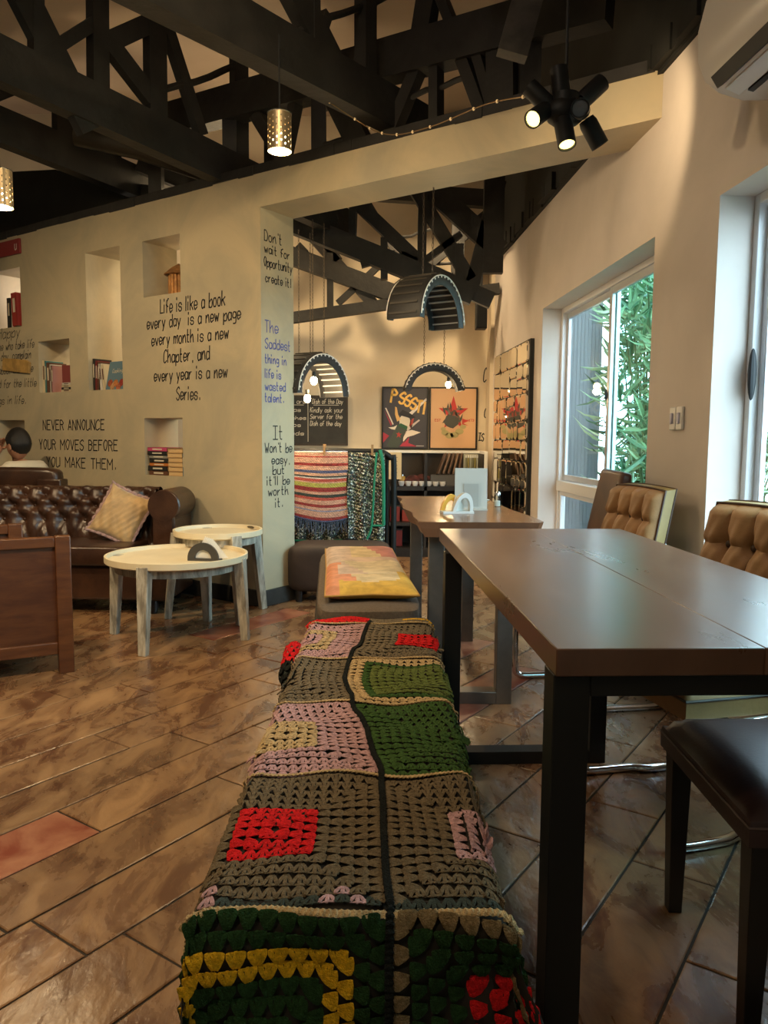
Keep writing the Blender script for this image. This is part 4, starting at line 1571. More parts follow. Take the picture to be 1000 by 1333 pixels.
# local x points from the front post backwards (towards -x world), panels at y=0 and y=0.6
for y0, sx in ((0.0, 0.0), (0.60, -0.16)):
    m = MB()
    m.b2((-0.055 + sx, y0 - 0.022, 0.0), (0.01 + sx, y0 + 0.030, 0.625))
    m.build('leg', M_wood_chair, wa, bevel=0.004)
    m = MB()
    m.b2((-0.80, y0 - 0.022, 0.0), (-0.74, y0 + 0.030, 0.625))
    m.build('leg', M_wood_chair, wa, bevel=0.004)
    m = MB()
    m.b2((-0.74, y0 - 0.018, 0.575), (-0.055 + sx, y0 + 0.026, 0.622))
    m.build('arm_rail', M_wood_chair, wa, bevel=0.005)
    m = MB()
    m.b2((-0.74, y0 - 0.016, 0.09), (-0.055 + sx, y0 + 0.024, 0.145))
    m.build('bottom_rail', M_wood_chair, wa, bevel=0.004)
    m = MB()
    m.b2((-0.745, y0 - 0.002, 0.14), (-0.05 + sx, y0 + 0.012, 0.58))
    m.build('side_panel', pm('side_panel_wood', (0.06, 0.018, 0.006), 0.4, col2=(0.10, 0.034, 0.011), scale=5, stretch=(1, 1, 5)), wa)
m = MB()
m.b2((-0.72, 0.03, 0.22), (-0.03, 0.555, 0.40))
m.build('seat_cushion', M_leather, wa, bevel=0.03, seg=3)
m = MB()
m.b2((-0.80, 0.03, 0.15), (-0.75, 0.555, 0.85))
m.build('backrest', M_wood_chair, wa, bevel=0.01)

# leather armchair behind the sofa and its sitter
la = thing('leather_armchair', 'dark leather armchair behind the sofa, a person sits in it', 'armchair', (-2.60, 5.42, 0), R(-3))
m = MB()
m.b2((-0.30, 0.0, 0.12), (0.30, 0.10, 0.74))
m.build('backrest', M_leather, la, bevel=0.03, seg=3)
m = MB()
m.ell((-0.02, 0.06, 0.77), (0.32, 0.075, 0.075), nu=44, nv=14, pw=0.45)
m.build('headroll', M_leather, la, smooth=True)
m = MB()
m.b2((0.16, -0.02, 0.12), (0.33, 0.10, 0.765))
m.build('arm', M_leather, la, bevel=0.01, seg=3)
m = MB()
m.b2((-0.30, 0.10, 0.10), (0.10, 0.50, 0.40))
m.build('seat', M_leather, la, bevel=0.03, seg=3)
for x, y in ((-0.26, 0.04), (0.28, 0.04), (-0.26, 0.46), (0.06, 0.46)):
    if True:
        m = MB()
        m.cyl((x, y, 0), (x, y, 0.13), 0.02, 0.026, 10)
        m.build('foot', M_wood_dark, la)


def skin_body(name, pts, edges, parent, material, root=0, sub=2):
    me = bpy.data.meshes.new(name)
    me.from_pydata([p[0] for p in pts], edges, [])
    me.materials.append(material)
    o = bpy.data.objects.new(name, me)
    COL.objects.link(o)
    o.parent = parent
    md = o.modifiers.new('skin', 'SKIN')
    md.use_smooth_shade = True
    for i, p in enumerate(pts):
        s = me.skin_vertices[0].data[i]
        r = p[1]
        s.radius = (r, r) if not isinstance(r, tuple) else r
        s.use_root = (i == root)
    sd = o.modifiers.new('subdivision', 'SUBSURF')
    sd.levels = sub
    sd.render_levels = sub
    return o


pe = thing('person', 'dark haired person in a white shirt, hands raised to the face', 'person', (-2.66, 5.72, -0.065), R(62))
# local +y is where the sitter faces (away to the left), z up
B = [((0, 0, 0.46), 0.13), ((0, 0.01, 0.58), 0.125), ((0, 0.02, 0.72), 0.14), ((0, 0.03, 0.83), 0.10), ((0, 0.045, 0.905), 0.055), ((0, 0.06, 0.96), 0.055),
     ((-0.10, 0.02, 0.84), 0.07), ((-0.17, 0.03, 0.80), 0.058), ((-0.20, 0.18, 0.70), 0.045), ((-0.13, 0.27, 0.88), 0.034), ((-0.08, 0.24, 0.99), 0.026),
     ((0.10, 0.02, 0.84), 0.07), ((0.17, 0.03, 0.80), 0.058), ((0.20, 0.18, 0.70), 0.045), ((0.13, 0.27, 0.88), 0.034), ((0.08, 0.24, 0.99), 0.026),
     ((-0.10, 0.08, 0.44), 0.085), ((-0.12, 0.42, 0.46), 0.06), ((-0.12, 0.44, 0.08), 0.042), ((-0.12, 0.56, 0.05), 0.035),
     ((0.10, 0.08, 0.44), 0.085), ((0.12, 0.42, 0.46), 0.06), ((0.12, 0.44, 0.08), 0.042), ((0.12, 0.56, 0.05), 0.035)]
E = [(0, 1), (1, 2), (2, 3), (3, 4), (4, 5), (3, 6), (6, 7), (7, 8), (8, 9), (9, 10), (3, 11), (11, 12), (12, 13), (13, 14), (14, 15), (0, 16), (16, 17), (17, 18), (18, 19), (0, 20), (20, 21), (21, 22), (22, 23)]
for s, wv in ((-1, 10), (1, 15)):
    px = s * 0.065
    palm = len(B)
    B.append(((px, 0.225, 1.035), (0.030, 0.016)))
    E.append((wv, palm))
    for q in range(4):
        a = len(B)
        ox = px + s * (-0.030 + 0.019 * q)
        L = (0.030, 0.034, 0.031, 0.024)[q]
        B += [((ox, 0.220, 1.062), 0.0095), ((ox - s * 0.002, 0.200, 1.062 + L), 0.0085), ((ox - s * 0.004, 0.175, 1.070 + L * 1.35), 0.0075)]
        E += [(palm, a), (a, a + 1), (a + 1, a + 2)]
    a = len(B)
    B += [((px - s * 0.035, 0.205, 1.040), 0.0105), ((px - s * 0.050, 0.185, 1.062), 0.009)]
    E += [(palm, a), (a, a + 1)]
skin_body('body', B, E, pe, M_skin)
m = MB()
hc = Vector((0, 0.085, 1.065))


def headf(u, v):
    th = 2 * math.pi * u
    ph = -math.pi / 2 + math.pi * v
    x, y, z = math.cos(ph) * math.cos(th), math.cos(ph) * math.sin(th), math.sin(ph)
    ry = 0.098 if y > 0 else 0.092
    P = Vector((x * 0.076, y * ry, z * 0.115))
    if z < 0:
        P.x *= 1 - 0.28 * z * z
        if y < 0:
            P.y *= 1 - 0.35 * abs(z)
    if y > 0:
        P.y += 0.022 * math.exp(-((x / 0.16) ** 2 + ((z + 0.12) / 0.16) ** 2))
        P.y -= 0.010 * math.exp(-(((abs(x) - 0.38) / 0.16) ** 2 + ((z - 0.06) / 0.12) ** 2))
        P.y += 0.006 * math.exp(-((x / 0.3) ** 2 + ((z + 0.45) / 0.10) ** 2))
    return hc + P


m.grid(headf, 40, 30)
for s in (-1, 1):
    m.ell(hc + Vector((s * 0.077, -0.005, -0.01)), (0.009, 0.019, 0.031), nu=12, nv=8)
m.build('head', M_skin, pe, smooth=True)
m = MB()
for s in (-1, 1):
    m.ell(hc + Vector((s * 0.030, 0.083, 0.008)), (0.013, 0.010, 0.008), nu=10, nv=6)
m.build('eyes', M_paper, pe, smooth=True)
m = MB()
m.ell(hc + Vector((0, 0.093, -0.052)), (0.024, 0.008, 0.007), nu=12, nv=6)
m.build('mouth', pm('lips', (0.30, 0.09, 0.07), 0.5), pe, smooth=True)
m = MB()


def hairf(u, v):
    p = headf(u, v) - hc
    n = p.normalized()
    fr_ = max(0.0, min(1.0, (n.z * 1.2 - n.y * 0.9 + 0.42) / 0.35))
    return hc + p * (1.0 + 0.11 * fr_ + (-0.06 if fr_ <= 0.0 else 0)) + Vector((0, 0, 0.004 * fr_))


m.grid(hairf, 48, 36)
m.build('hair', M_hair, pe, smooth=True)
m = MB()
SB = [((0, 0, 0.46), 0.145), ((0, 0.01, 0.58), 0.14), ((0, 0.02, 0.72), 0.155), ((0, 0.03, 0.85), 0.105), ((0, 0.045, 0.90), 0.068),
      ((-0.11, 0.02, 0.845), 0.080), ((-0.18, 0.03, 0.80), 0.070), ((-0.20, 0.12, 0.75), 0.062), ((0.11, 0.02, 0.845), 0.080), ((0.18, 0.03, 0.80), 0.070), ((0.20, 0.12, 0.75), 0.062)]
SB = [((p[0], p[1], p[2] + 0.035), r) for p, r in SB]
skin_body('shirt', SB, [(0, 1), (1, 2), (2, 3), (3, 4), (3, 5), (5, 6), (6, 7), (3, 8), (8, 9), (9, 10)], pe, M_shirt)

# ============================================================ THE CROCHET BLANKET
WOOL = {'T': ('taupe_wool', (0.175, 0.138, 0.090)), 'K': ('brown_wool', (0.155, 0.115, 0.068)), 'R': ('red_wool', (0.62, 0.012, 0.014)), 'P': ('pink_wool', (0.50, 0.30, 0.31)),
        'C': ('cream_wool', (0.52, 0.37, 0.19)), 'G': ('green_wool', (0.045, 0.098, 0.024)), 'L': ('olive_wool', (0.12, 0.155, 0.04)), 'D': ('dark_green_wool', (0.018, 0.050, 0.015)),
        'Y': ('yellow_wool', (0.74, 0.42, 0.015)), 'B': ('black_wool', (0.012, 0.014, 0.013)), 'S': ('slate_wool', (0.045, 0.055, 0.045)), 'N': ('sand_wool', (0.24, 0.17, 0.085))}
WK = list(WOOL)
WM = [pm(n, c, 0.95, var=0.22, scale=120, bump=0.6, bscale=420, spec=0.15, detail=3) for n, c in WOOL.values()]
XL, XR, YF, ZB, RHO = -0.245, 0.162, 0.925, 0.462, 0.028


def seam(y):
    K = [(0.5, 0.012), (0.93, 0.010), (1.10, 0.004), (1.334, -0.002), (1.52, -0.028), (1.71, -0.070), (1.90, -0.098), (2.07, -0.090), (2.3, -0.060), (2.50, -0.045)]
    for (a, p), (b, q) in zip(K, K[1:]):
        if y <= b:
            t = (y - a) / (b - a)
            t = t * t * (3 - 2 * t)
            return p + (q - p) * t
    return K[-1][1]


def over(e):
    """arc length e past the start of the rounded edge -> (outward, down)"""
    if e <= 0:
        return e, 0.0
    if e < RHO * math.pi / 2:
        a = e / RHO
        return RHO * math.sin(a), RHO * (1 - math.cos(a))
    return RHO, RHO + e - RHO * math.pi / 2


def cloth(x, y):
    """flat blanket coordinates -> point on the draped blanket"""
    wob = 0.004 * math.sin(x * 31 + y * 17) + 0.003 * math.sin(y * 47 - x * 23)
    ey = (YF + RHO) - y
    oy, dy = over(ey)
    Y = (YF + RHO) - oy
    if x > 0:
        ox, dx = over(x - (XR - RHO))
        X = XR - RHO + ox
        X += 0.10 * dx
    else:
        ox, dx = over((XL + RHO) - x)
        X = XL + RHO - ox
        X -= 0.03 * dx
    if dy > 0:
        t = max(0.0, (x - 0.02) / 0.14)
        X += min(dy, 0.4) * 0.30 * min(1.0, t) ** 1.5
        Y += 0.15 * dy * min(1, t) - 0.10 * dx
        dx *= 0.6
        Y -= wob * 1.5
    return Vector((X + (wob if dx > 0.02 else 0), Y + (0.25 * dx * (1 if x > 0 else 0) if dy > 0 else 0), ZB - dx - dy + wob * (0.8 if dx + dy < 0.01 else 0)))


def frame_at(x, y):
    p = cloth(x, y)
    e = 0.003
    tu = (cloth(x + e, y) - cloth(x - e, y)).normalized()
    tv = (cloth(x, y + e) - cloth(x, y - e)).normalized()
    n = tu.cross(tv).normalized()
    return p, tu, tv, n


# one stitch: plump yarn lozenge along local x (length 1), 5 sided
STV = []
for t, w, h in ((0.0, 0.45, 0.2), (0.30, 0.85, 0.75), (0.78, 1.08, 1.05), (1.0, 0.70, 0.55)):
    for k in range(5):
        a = 2 * math.pi * k / 5 + 0.3
        STV.append((t, math.cos(a) * w, math.sin(a) * w * 0.5 + h * 0.75))
STF = [(i * 5 + k, i * 5 + (k + 1) % 5, i * 5 + 5 + (k + 1) % 5, i * 5 + 5 + k) for i in range(3) for k in range(5)] + [(4, 3, 2, 1, 0), (15, 16, 17, 18, 19)]


def stitch(m, fr, bx, by, dx, dy, L, W):
    """base offset (bx,by) and direction (dx,dy) in the tangent frame fr"""
    p, tu, tv, n = fr
    d = (tu * dx + tv * dy).normalized()
    s = n.cross(d)
    o = p + tu * bx + tv * by
    m.add([o + d * (v[0] * L) + s * (v[1] * W) + n * (v[2] * W) for v in STV], STF)


bl = thing('crochet_blanket', 'crochet blanket of coloured granny squares draped over the long bench', 'blanket', (0, 0, 0))
rg = random.Random(12)


def granny(y0, y1, side, rings, wd=0.325, jitter=None, low=None, dens=2.0):
    """granny square: rings = colour letters from the centre outwards"""
    m = MB()
    nr = len(rings)
    hy = (y1 - y0) / 2.0
    cy = (y0 + y1) / 2.0
    hx = wd / 2.0
    for r in range(nr):
        ra = (r + 0.05) / nr
        rb = (r + 1.0) / nr
        n = max(1, int(round((r + 1) * dens)))
        for q, (nx, ny) in enumerate(((0, -1), (1, 0), (0, 1), (-1, 0))):
            for k in range(n):
                tpos = ((k + 0.5) / n * 2 - 1) * rb * 0.97
                # base of the cluster on the inner edge of the ring
                if nx == 0:
                    u, v = tpos, ny * ra
                else:
                    u, v = nx * ra, tpos
                yy = cy + v * hy
                xx = seam(yy) + side * (hx + 0.006) + u * hx
                if yy < 0.60:
                    continue
                fr = frame_at(xx, yy)
                L = (hy if nx == 0 else hx) / nr * 1.05
                pitch = 2 * rb * (hx if nx == 0 else hy) / n
                W = min(0.0050, pitch * 0.150)
                c = rings[r]
                if jitter and q == 0 and rg.random() < jitter[1] and r >= nr - jitter[2]:
                    c = jitter[0]
                if low and q == 0 and r == nr - 1 and c in 'KT':
                    c = low
                m.cur = WK.index(c)
                for j in (-1, 0, 1):
                    sp_ = j * pitch * 0.10
                    fan = j * 0.34
                    if nx == 0:
                        stitch(m, fr, sp_, 0, fan, ny, L, W)
                    else:
                        stitch(m, fr, 0, sp_, nx, fan, L, W)
                T_ = pitch * 0.78
                if nx == 0:
                    stitch(m, fr, -T_ / 2, ny * L * 0.90, 1, 0, T_, W * 0.85)
                else:
                    stitch(m, fr, nx * L * 0.90, -T_ / 2, 0, 1, T_, W * 0.85)
    o = m.build('granny_square', WM, bl, smooth=True)
    return o


ROWS = [(2.47, 2.53), (2.07, 2.46), (1.715, 2.065), (1.337, 1.708), (0.940, 1.330), (0.53, 0.930)]
granny(2.075, 2.455, -1, 'PPCCPPPP', jitter=None)
granny(2.075, 2.455, 1, 'RRRTTTTT')
granny(1.718, 2.060, -1, 'TTTTTTTT')
granny(1.718, 2.060, 1, 'LLLLLGCC')
granny(1.340, 1.705, -1, 'CCCPPPPP')
granny(1.340, 1.705, 1, 'GGGGGGGG')
granny(0.945, 1.325, -1, 'RRRKKKKK', jitter=('P', 0.22, 2), low='S')
granny(0.945, 1.325, 1, 'PPPKKKKK', jitter=('Y', 0.08, 3), low='S')
granny(0.570, 0.938, -1, 'DDDDYYDD', dens=1.55)
granny(0.570, 0.936, 1, 'RRRRDDDN', dens=1.55)
for s, col in ((-1, 'RRRRRR'), (1, 'YYYYTT')):
    m = MB()
    for r in range(3):
        for k in range(13):
            yy = 2.475 + r * 0.020
            xx = seam(yy) + s * (0.012 + k * 0.0245 + (0.012 if r % 2 else 0))
            m.cur = WK.index('R' if s < 0 else ('Y' if (r == 1 and 3 < k < 11) else 'T'))
            for j in (-1, 0, 1):
                stitch(m, frame_at(xx, yy), j * 0.004, 0, j * 0.26, 1, 0.022, 0.005)
    m.build('granny_square', WM, bl, smooth=True)


def braid(name, path, col, W=0.0042, L=0.013, step=0.0075, dbl=True):
    m = MB()
    m.cur = WK.index(col)
    acc = 0
    for (x0, y0), (x1, y1) in zip(path, path[1:]):
        d = math.hypot(x1 - x0, y1 - y0)
        n = max(1, int(d / step))
        for i in range(n):
            t = i / n
            x, y = x0 + (x1 - x0) * t, y0 + (y1 - y0) * t
            dx, dy = (x1 - x0) / d, (y1 - y0) / d
            fr = frame_at(x, y)
            fr = (fr[0] + fr[3] * 0.003, fr[1], fr[2], fr[3])
            if dbl:
                stitch(m, fr, -dy * -0.003, dx * -0.003, dx - dy * 0.45, dy + dx * 0.45, L, W)
                stitch(m, fr, -dy * 0.003, dx * 0.003, dx + dy * 0.45, dy - dx * 0.45, L, W)
            else:
                stitch(m, fr, 0, 0, dx, dy, L, W)
    m.build(name, WM, bl, smooth=True)


for y, c in ((2.465, 'C'), (2.066, 'C'), (1.711, 'C'), (1.333, 'C'), (0.935, 'C')):
    w = 0.33
    braid('border_strip', [(seam(y) - w, y), (seam(y) - 0.16, y + 0.003), (seam(y), y), (seam(y) + 0.16, y + 0.003), (seam(y) + w, y)], c, W=0.0046 if y < 1 else 0.0036)
braid('centre_seam', [(seam(0.6 + k * 0.05), 0.6 + k * 0.05) for k in range(39)], 'B', W=0.0055)
# dark lining that closes the holes of the lace
m = MB()
m.grid(lambda u, v: tuple(frame_at(-0.40 + 0.72 * u + seam(0.56 + v * 1.95) * 0.6, 0.56 + v * 1.95)[0] - frame_at(-0.40 + 0.72 * u + seam(0.56 + v * 1.95) * 0.6, 0.56 + v * 1.95)[3] * 0.0035), 60, 110)
m.build('lining', pm('dark_lining', (0.020, 0.015, 0.010), 0.95), bl, smooth=True)
# rolled corner hanging out at the far left of the bench
m = MB()
m.cur = WK.index('S')
m.tube([(-0.262, 2.06, 0.385), (-0.268, 2.12, 0.40), (-0.262, 2.20, 0.425), (-0.255, 2.27, 0.44)], [0.010, 0.024, 0.024, 0.012], 10)
for r in range(8):
    for k in range(9):
        A = 2 * math.pi * (k + 0.5 * (r % 2)) / 9
        nrm = Vector((math.cos(A), 0, math.sin(A)))
        y = 2.07 + r * 0.024
        rad = 0.024 if 0 < r < 7 else 0.015
        p = Vector((-0.265, y, 0.388 + (y - 2.06) * 0.27)) + nrm * rad
        m.cur = WK.index('B' if r < 3 else 'R')
        fr = (p, Vector((-math.sin(A), 0, math.cos(A))), Vector((0, 1, 0.2)).normalized(), nrm)
        for j in (-1, 0, 1):
            stitch(m, fr, j * 0.002, 0, j * 0.34, 1, 0.024, 0.0042)
m.build('rolled_corner', WM, bl, smooth=True)

# ============================================================ THINGS IN THE NICHES
BOOKC = {'cream': (0.60, 0.50, 0.33), 'teal': (0.06, 0.22, 0.24), 'white': (0.62, 0.58, 0.52), 'black': (0.02, 0.018, 0.016), 'red': (0.32, 0.03, 0.02),
         'maroon': (0.16, 0.02, 0.018), 'rose': (0.45, 0.22, 0.20), 'brown': (0.12, 0.05, 0.025), 'blue': (0.10, 0.18, 0.24), 'orange': (0.50, 0.16, 0.03), 'grey': (0.25, 0.23, 0.20), 'pink': (0.50, 0.06, 0.16)}


def book(label, group, u, y, z, t, d, h, colr, lean=0.0, flat=False, yaw=0.0, fr=F_LEFT, title=None):
    """upright: spine (t wide, h tall) faces the room; flat: lies with its spine (d long, t high) to the room"""
    o = thing('book', label, 'book', fw(fr, u, y, z), fr[1] + yaw, group)
    mt = pm('cover_' + colr, BOOKC[colr], 0.5)
    cv = MB()
    pg = MB()
    ti = MB()
    Q = Matrix.Rotation(lean, 3, 'Y')
    if not flat:
        D = d
        cv.box(Q @ Vector((-t / 2 + 0.0015, D / 2, h / 2)), (0.003, D, h), Q)
        cv.box(Q @ Vector((t / 2 - 0.0015, D / 2, h / 2)), (0.003, D, h), Q)
        cv.box(Q @ Vector((0, 0.0015, h / 2)), (t, 0.003, h), Q)
        pg.box(Q @ Vector((0, D / 2, h / 2)), (t - 0.006, D - 0.010, h - 0.008), Q)
        ti.box(Q @ Vector((0, -0.0004, h * 0.62)), (t * 0.45, 0.0008, h * 0.42), Q)
    else:
        cv.box((0, h / 2, 0.0015), (d, h, 0.003))
        cv.box((0, h / 2, t - 0.0015), (d, h, 0.003))
        cv.box((0, 0.0015, t / 2), (d, 0.003, t))
        pg.box((0, h / 2, t / 2), (d - 0.008, h - 0.008, t - 0.006))
        ti.box((0, -0.0004, t / 2), (d * 0.5, 0.0008, t * 0.35))
    cv.build('cover', mt, o)
    pg.build('pages', M_cream_pages, o)
    ti.build('title_strip', pm('title_print', (0.62, 0.55, 0.42), 0.6) if colr not in ('cream', 'white') else pm('title_dark', (0.10, 0.04, 0.03), 0.6), o)
    return o


def row_books(items, u0, z, group, y=0.03):
    u = u0
    for label, t, h, c, lean in items:
        book(label, group, u + t / 2 + abs(math.sin(lean)) * h * 0.0, y, z, t, 0.15, h, c, lean)
        u += t + 0.003


g1 = 'books in the square niche above the small writing'
row_books([('tall cream book at the left end of the square niche', 0.030, 0.255, 'cream', 0), ('teal book beside the tall cream book in the square niche', 0.018, 0.250, 'teal', 0),
           ('dark brown book third from left in the square niche', 0.040, 0.235, 'brown', 0), ('white book between the dark ones in the square niche', 0.014, 0.22, 'white', 0),
           ('black book right of the white one in the square niche', 0.022, 0.21, 'black', 0)], -2.385, 1.405, g1)
book('rose coloured book turned half round in the square niche', g1, -2.235, 0.015, 1.405, 0.016, 0.14, 0.205, 'rose', 0.03)
o = book('maroon book shown with its cover facing out in the square niche', g1, -2.12, 0.035, 1.405, 0.022, 0.165, 0.205, 'maroon', 0, yaw=R(-62))
book('black book standing behind the maroon one in the square niche', g1, -2.025, 0.10, 1.405, 0.03, 0.15, 0.225, 'black', 0)
for i, (c, w) in enumerate((('cream', 0.13), ('black', 0.125), ('cream', 0.12), ('white', 0.11))):
    book(('lowest cream book lying at the right of the square niche', 'black book lying second from the bottom of the square niche', 'cream book lying third in the square niche', 'white book on top of the lying ones in the square niche')[i],
         g1, -2.045, 0.01, 1.405 + i * 0.0175, 0.017, w, 0.12, c, flat=True)
g2 = 'books at the foot of the tall niche'
row_books([('black book at the left end of the tall niche', 0.022, 0.235, 'black', 0), ('maroon book second from left in the tall niche', 0.020, 0.22, 'maroon', 0.04),
           ('brown book in the tall niche beside the maroon one', 0.020, 0.21, 'brown', 0.05), ('thin black book in the tall niche before the pale pair', 0.012, 0.20, 'black', 0.06),
           ('white book leaning in the tall niche', 0.030, 0.195, 'white', -0.10), ('cream book leaning beside the white one in the tall niche', 0.028, 0.19, 'cream', -0.12)], -1.735, 1.405, g2)
cb = thing('cook_book', 'blue grey book with a red and brown picture cover facing out', 'book', fw(F_LEFT, -1.475, 0.035, 1.405), F_LEFT[1], g2)
m = MB()
m.bar((0, 0.0, 0.0), (0, 0.045, 0.205), 0.215, 0.022, up=(0, 1, 0))
m.build('cover', pm('cover_blue', BOOKC['blue'], 0.5), cb, bevel=0.002)
for i, (x, z, c) in enumerate(((-0.062, 0.05, (0.30, 0.06, 0.02)), (0.002, 0.048, (0.42, 0.15, 0.04)), (0.068, 0.05, (0.25, 0.03, 0.02)), (-0.03, 0.025, (0.40, 0.22, 0.10)), (0.04, 0.022, (0.35, 0.10, 0.05)))):
    m = MB()
    m.ell((x, -0.012 + z * 0.21, z), (0.028, 0.0015, 0.028), Matrix.Rotation(R(-12), 3, 'X'), nu=16, nv=6)
    m.build('cover_picture', pm('cover_picture_%s' % 'abcde'[i], c, 0.6, var=0.4, scale=60), cb)
m = MB()
lettering(m, 'Cooking', -0.055, 0.06, 0.125, 0.028, 0.0035, y=0)
m.v = [(p[0], -0.0125 + p[2] * 0.2195, p[2]) for p in m.v]
m.build('title', pm('title_print', (0, 0, 0)), cb)
g3 = 'red books in the niche at the left edge'
book('red book leaning out at the right of the edge niche', g3, -2.665, -0.02, 1.945, 0.07, 0.15, 0.26, 'red', -0.04)
book('orange spined book beside the red one in the edge niche', g3, -2.735, 0.02, 1.945, 0.035, 0.15, 0.25, 'orange', -0.02)
book('white book in the edge niche beside the orange one', g3, -2.785, 0.03, 1.945, 0.028, 0.15, 0.24, 'white', 0)
book('black book in the edge niche, cut by the picture edge', g3, -2.835, 0.03, 1.945, 0.05, 0.15, 0.24, 'black', 0)
g4 = 'books lying in the lowest niche'
stk = [('brown', 0.030), ('black', 0.032), ('orange', 0.022), ('black', 0.030), ('grey', 0.024), ('black', 0.026), ('pink', 0.026)]
z = 0.80
for i, (c, t) in enumerate(stk):
    book(('brown book at the bottom of the lowest niche stack', 'black book second from the bottom of the lowest niche stack', 'orange book in the lowest niche stack', 'black book just above the orange one in the lowest niche',
          'grey book in the upper half of the lowest niche stack', 'black book just under the pink one in the lowest niche', 'pink book on top of the lowest niche stack')[i],
         g4, -1.005 + rg.uniform(-0.008, 0.008), 0.01 + rg.uniform(0, 0.012), z, t, 0.20, 0.14, c, flat=True)
    z += t + 0.0005
z = 0.80
for i in range(6):
    o = thing('book', ('thick book with tan page edges, %s of the pale pile in the lowest niche' % ('bottom', 'second', 'third', 'fourth', 'fifth', 'topmost')[i]), 'book', fw(F_LEFT, -0.822 + rg.uniform(-0.006, 0.006), 0.01, z), F_LEFT[1], 'pale pile of books in the lowest niche')
    m = MB()
    m.box((0, 0.075, 0.015), (0.145, 0.14, 0.026))
    m.build('pages', M_cream_pages, o)
    m = MB()
    m.box((0, 0.075, 0.0015), (0.15, 0.148, 0.003))
    m.box((0, 0.075, 0.0295), (0.15, 0.148, 0.003))
    m.build('cover', pm('cover_sand', (0.40, 0.24, 0.10), 0.6), o)
    z += 0.0315
book('slim blue book upright at the right end of the lowest niche', g4, -0.7355, 0.01, 0.80, 0.017, 0.13, 0.155, 'blue')
bh = thing('wooden_bird_house', 'small round wooden house with a conical roof in the top niche', 'ornament', fw(F_LEFT, -0.885, 0.13, 2.02), F_LEFT[1])
m = MB()
for k in range(18):
    A = 2 * math.pi * k / 18
    m.box((0.062 * math.cos(A), 0.062 * math.sin(A), 0.075), (0.020, 0.016, 0.15), Matrix.Rotation(A, 3, 'Z'))
m.lathe([(0.0, 0.0), (0.058, 0.0), (0.058, 0.15), (0.0, 0.15)], n=18)
m.build('body', pm('stick_wood', (0.40, 0.19, 0.06), 0.7, var=0.3, scale=20), bh)
m = MB()
m.lathe([(0.095, 0.145), (0.100, 0.150), (0.05, 0.195), (0.004, 0.225), (0.0, 0.225)], n=18)
m.build('roof', pm('roof_wood', (0.22, 0.10, 0.03), 0.7, var=0.3, scale=30), bh)
# red sign and small wooden plaque
rs = thing('red_sign', 'red painted wooden sign cut by the left edge of the picture', 'sign')
place(rs, F_LEFT)
m = MB()
m.b2((-3.15, -0.02, 2.50), (-2.565, -0.001, 2.615))
m.build('board', pm('sign_red', (0.25, 0.025, 0.025), 0.5), rs, bevel=0.003)
m = MB()
lettering(m, 'U', -2.625, -2.600, 2.53, 0.045, 0.006, y=-0.0212, slant=0)
m.build('letter', M_paper, rs)
pq = thing('wooden_plaque', 'small tan wooden plaque nailed over the writing at left', 'plaque')
place(pq, F_LEFT)
m = MB()
m.prism([(-2.875, -0.022, 1.600), (-2.50, -0.022, 1.560), (-2.485, -0.022, 1.645), (-2.53, -0.022, 1.668), (-2.865, -0.022, 1.700)], (0, 0.02, 0))
m.build('board', pm('plaque_wood', (0.40, 0.24, 0.07), 0.6, var=0.25, scale=12), pq, bevel=0.003)
# ============================================================ BACK ROOM
# poster 1
def poster(label, x0, z0, x1, z1, ground):
    t = thing('framed_poster', label, 'poster')
    place(t, F_BACK)
    m = MB()
    f = 0.014
    m.b2((x0, -0.03, z0), (x0 + f, -0.002, z1))
    m.b2((x1 - f, -0.03, z0), (x1, -0.002, z1))
    m.b2((x0 + f, -0.03, z1 - f), (x1 - f, -0.002, z1))
    m.b2((x0 + f, -0.03, z0), (x1 - f, -0.002, z0 + f))
    m.build('frame', M_blackmetal, t)
    m = MB()
    m.b2((x0 + f, -0.016, z0 + f), (x1 - f, -0.004, z1 - f))
    m.build('print', ground, t)
    return t


def flat(parent, name, pts, color, y=-0.0175, w=None):
    """printed patch (polygon) or stroke (w given) on a poster, in poster fractions"""
    x0, z0, x1, z1 = parent['box']
    P = [(x0 + (x1 - x0) * a, y, z0 + (z1 - z0) * (1 - b)) for a, b in pts]
    m = MB()
    if w:
        stroke_mesh(m, [Vector((p[0], p[2], 0)) for p in P], w, y)
    else:
        m.add(P, [tuple(range(len(P)))])
    m.build(name, pm('print_%02x%02x%02x' % tuple(int(c * 255) for c in color), color, 0.6), parent)


p1 = poster('dark comic style poster reading PSSST! with a bottle, left of the pair', -0.028, 0.965, 0.412, 1.548, pm('poster_dark', (0.045, 0.040, 0.050), 0.55))
p1['box'] = [-0.014, 0.98, 0.398, 1.534]
OR = (0.80, 0.48, 0.10)
m = MB()
for ch, fx, fz, sc in (('P', 0.17, 0.77, 0.115), ('S', 0.36, 0.745, 0.10), ('S', 0.49, 0.705, 0.10), ('S', 0.62, 0.655, 0.10), ('T', 0.74, 0.60, 0.105), ('!', 0.86, 0.58, 0.105)):
    lettering(m, ch, -0.014 + fx * 0.412, -0.014 + fx * 0.412 + (0.048 if ch != '!' else 0.030), 0.98 + fz * 0.554 + 0.0, sc, 0.020, y=-0.0182, slant=0.15)
m.build('title_letters', pm('poster_orange', OR, 0.5), p1)
flat(p1, 'bottle', [(0.08, 0.97), (0.32, 0.62), (0.38, 0.60), (0.56, 0.66), (0.54, 0.72), (0.34, 1.0), (0.14, 1.0)], (0.05, 0.065, 0.05))
flat(p1, 'bottle_neck', [(0.34, 0.63), (0.40, 0.585), (0.56, 0.64), (0.54, 0.70)], (0.02, 0.10, 0.045), -0.018)
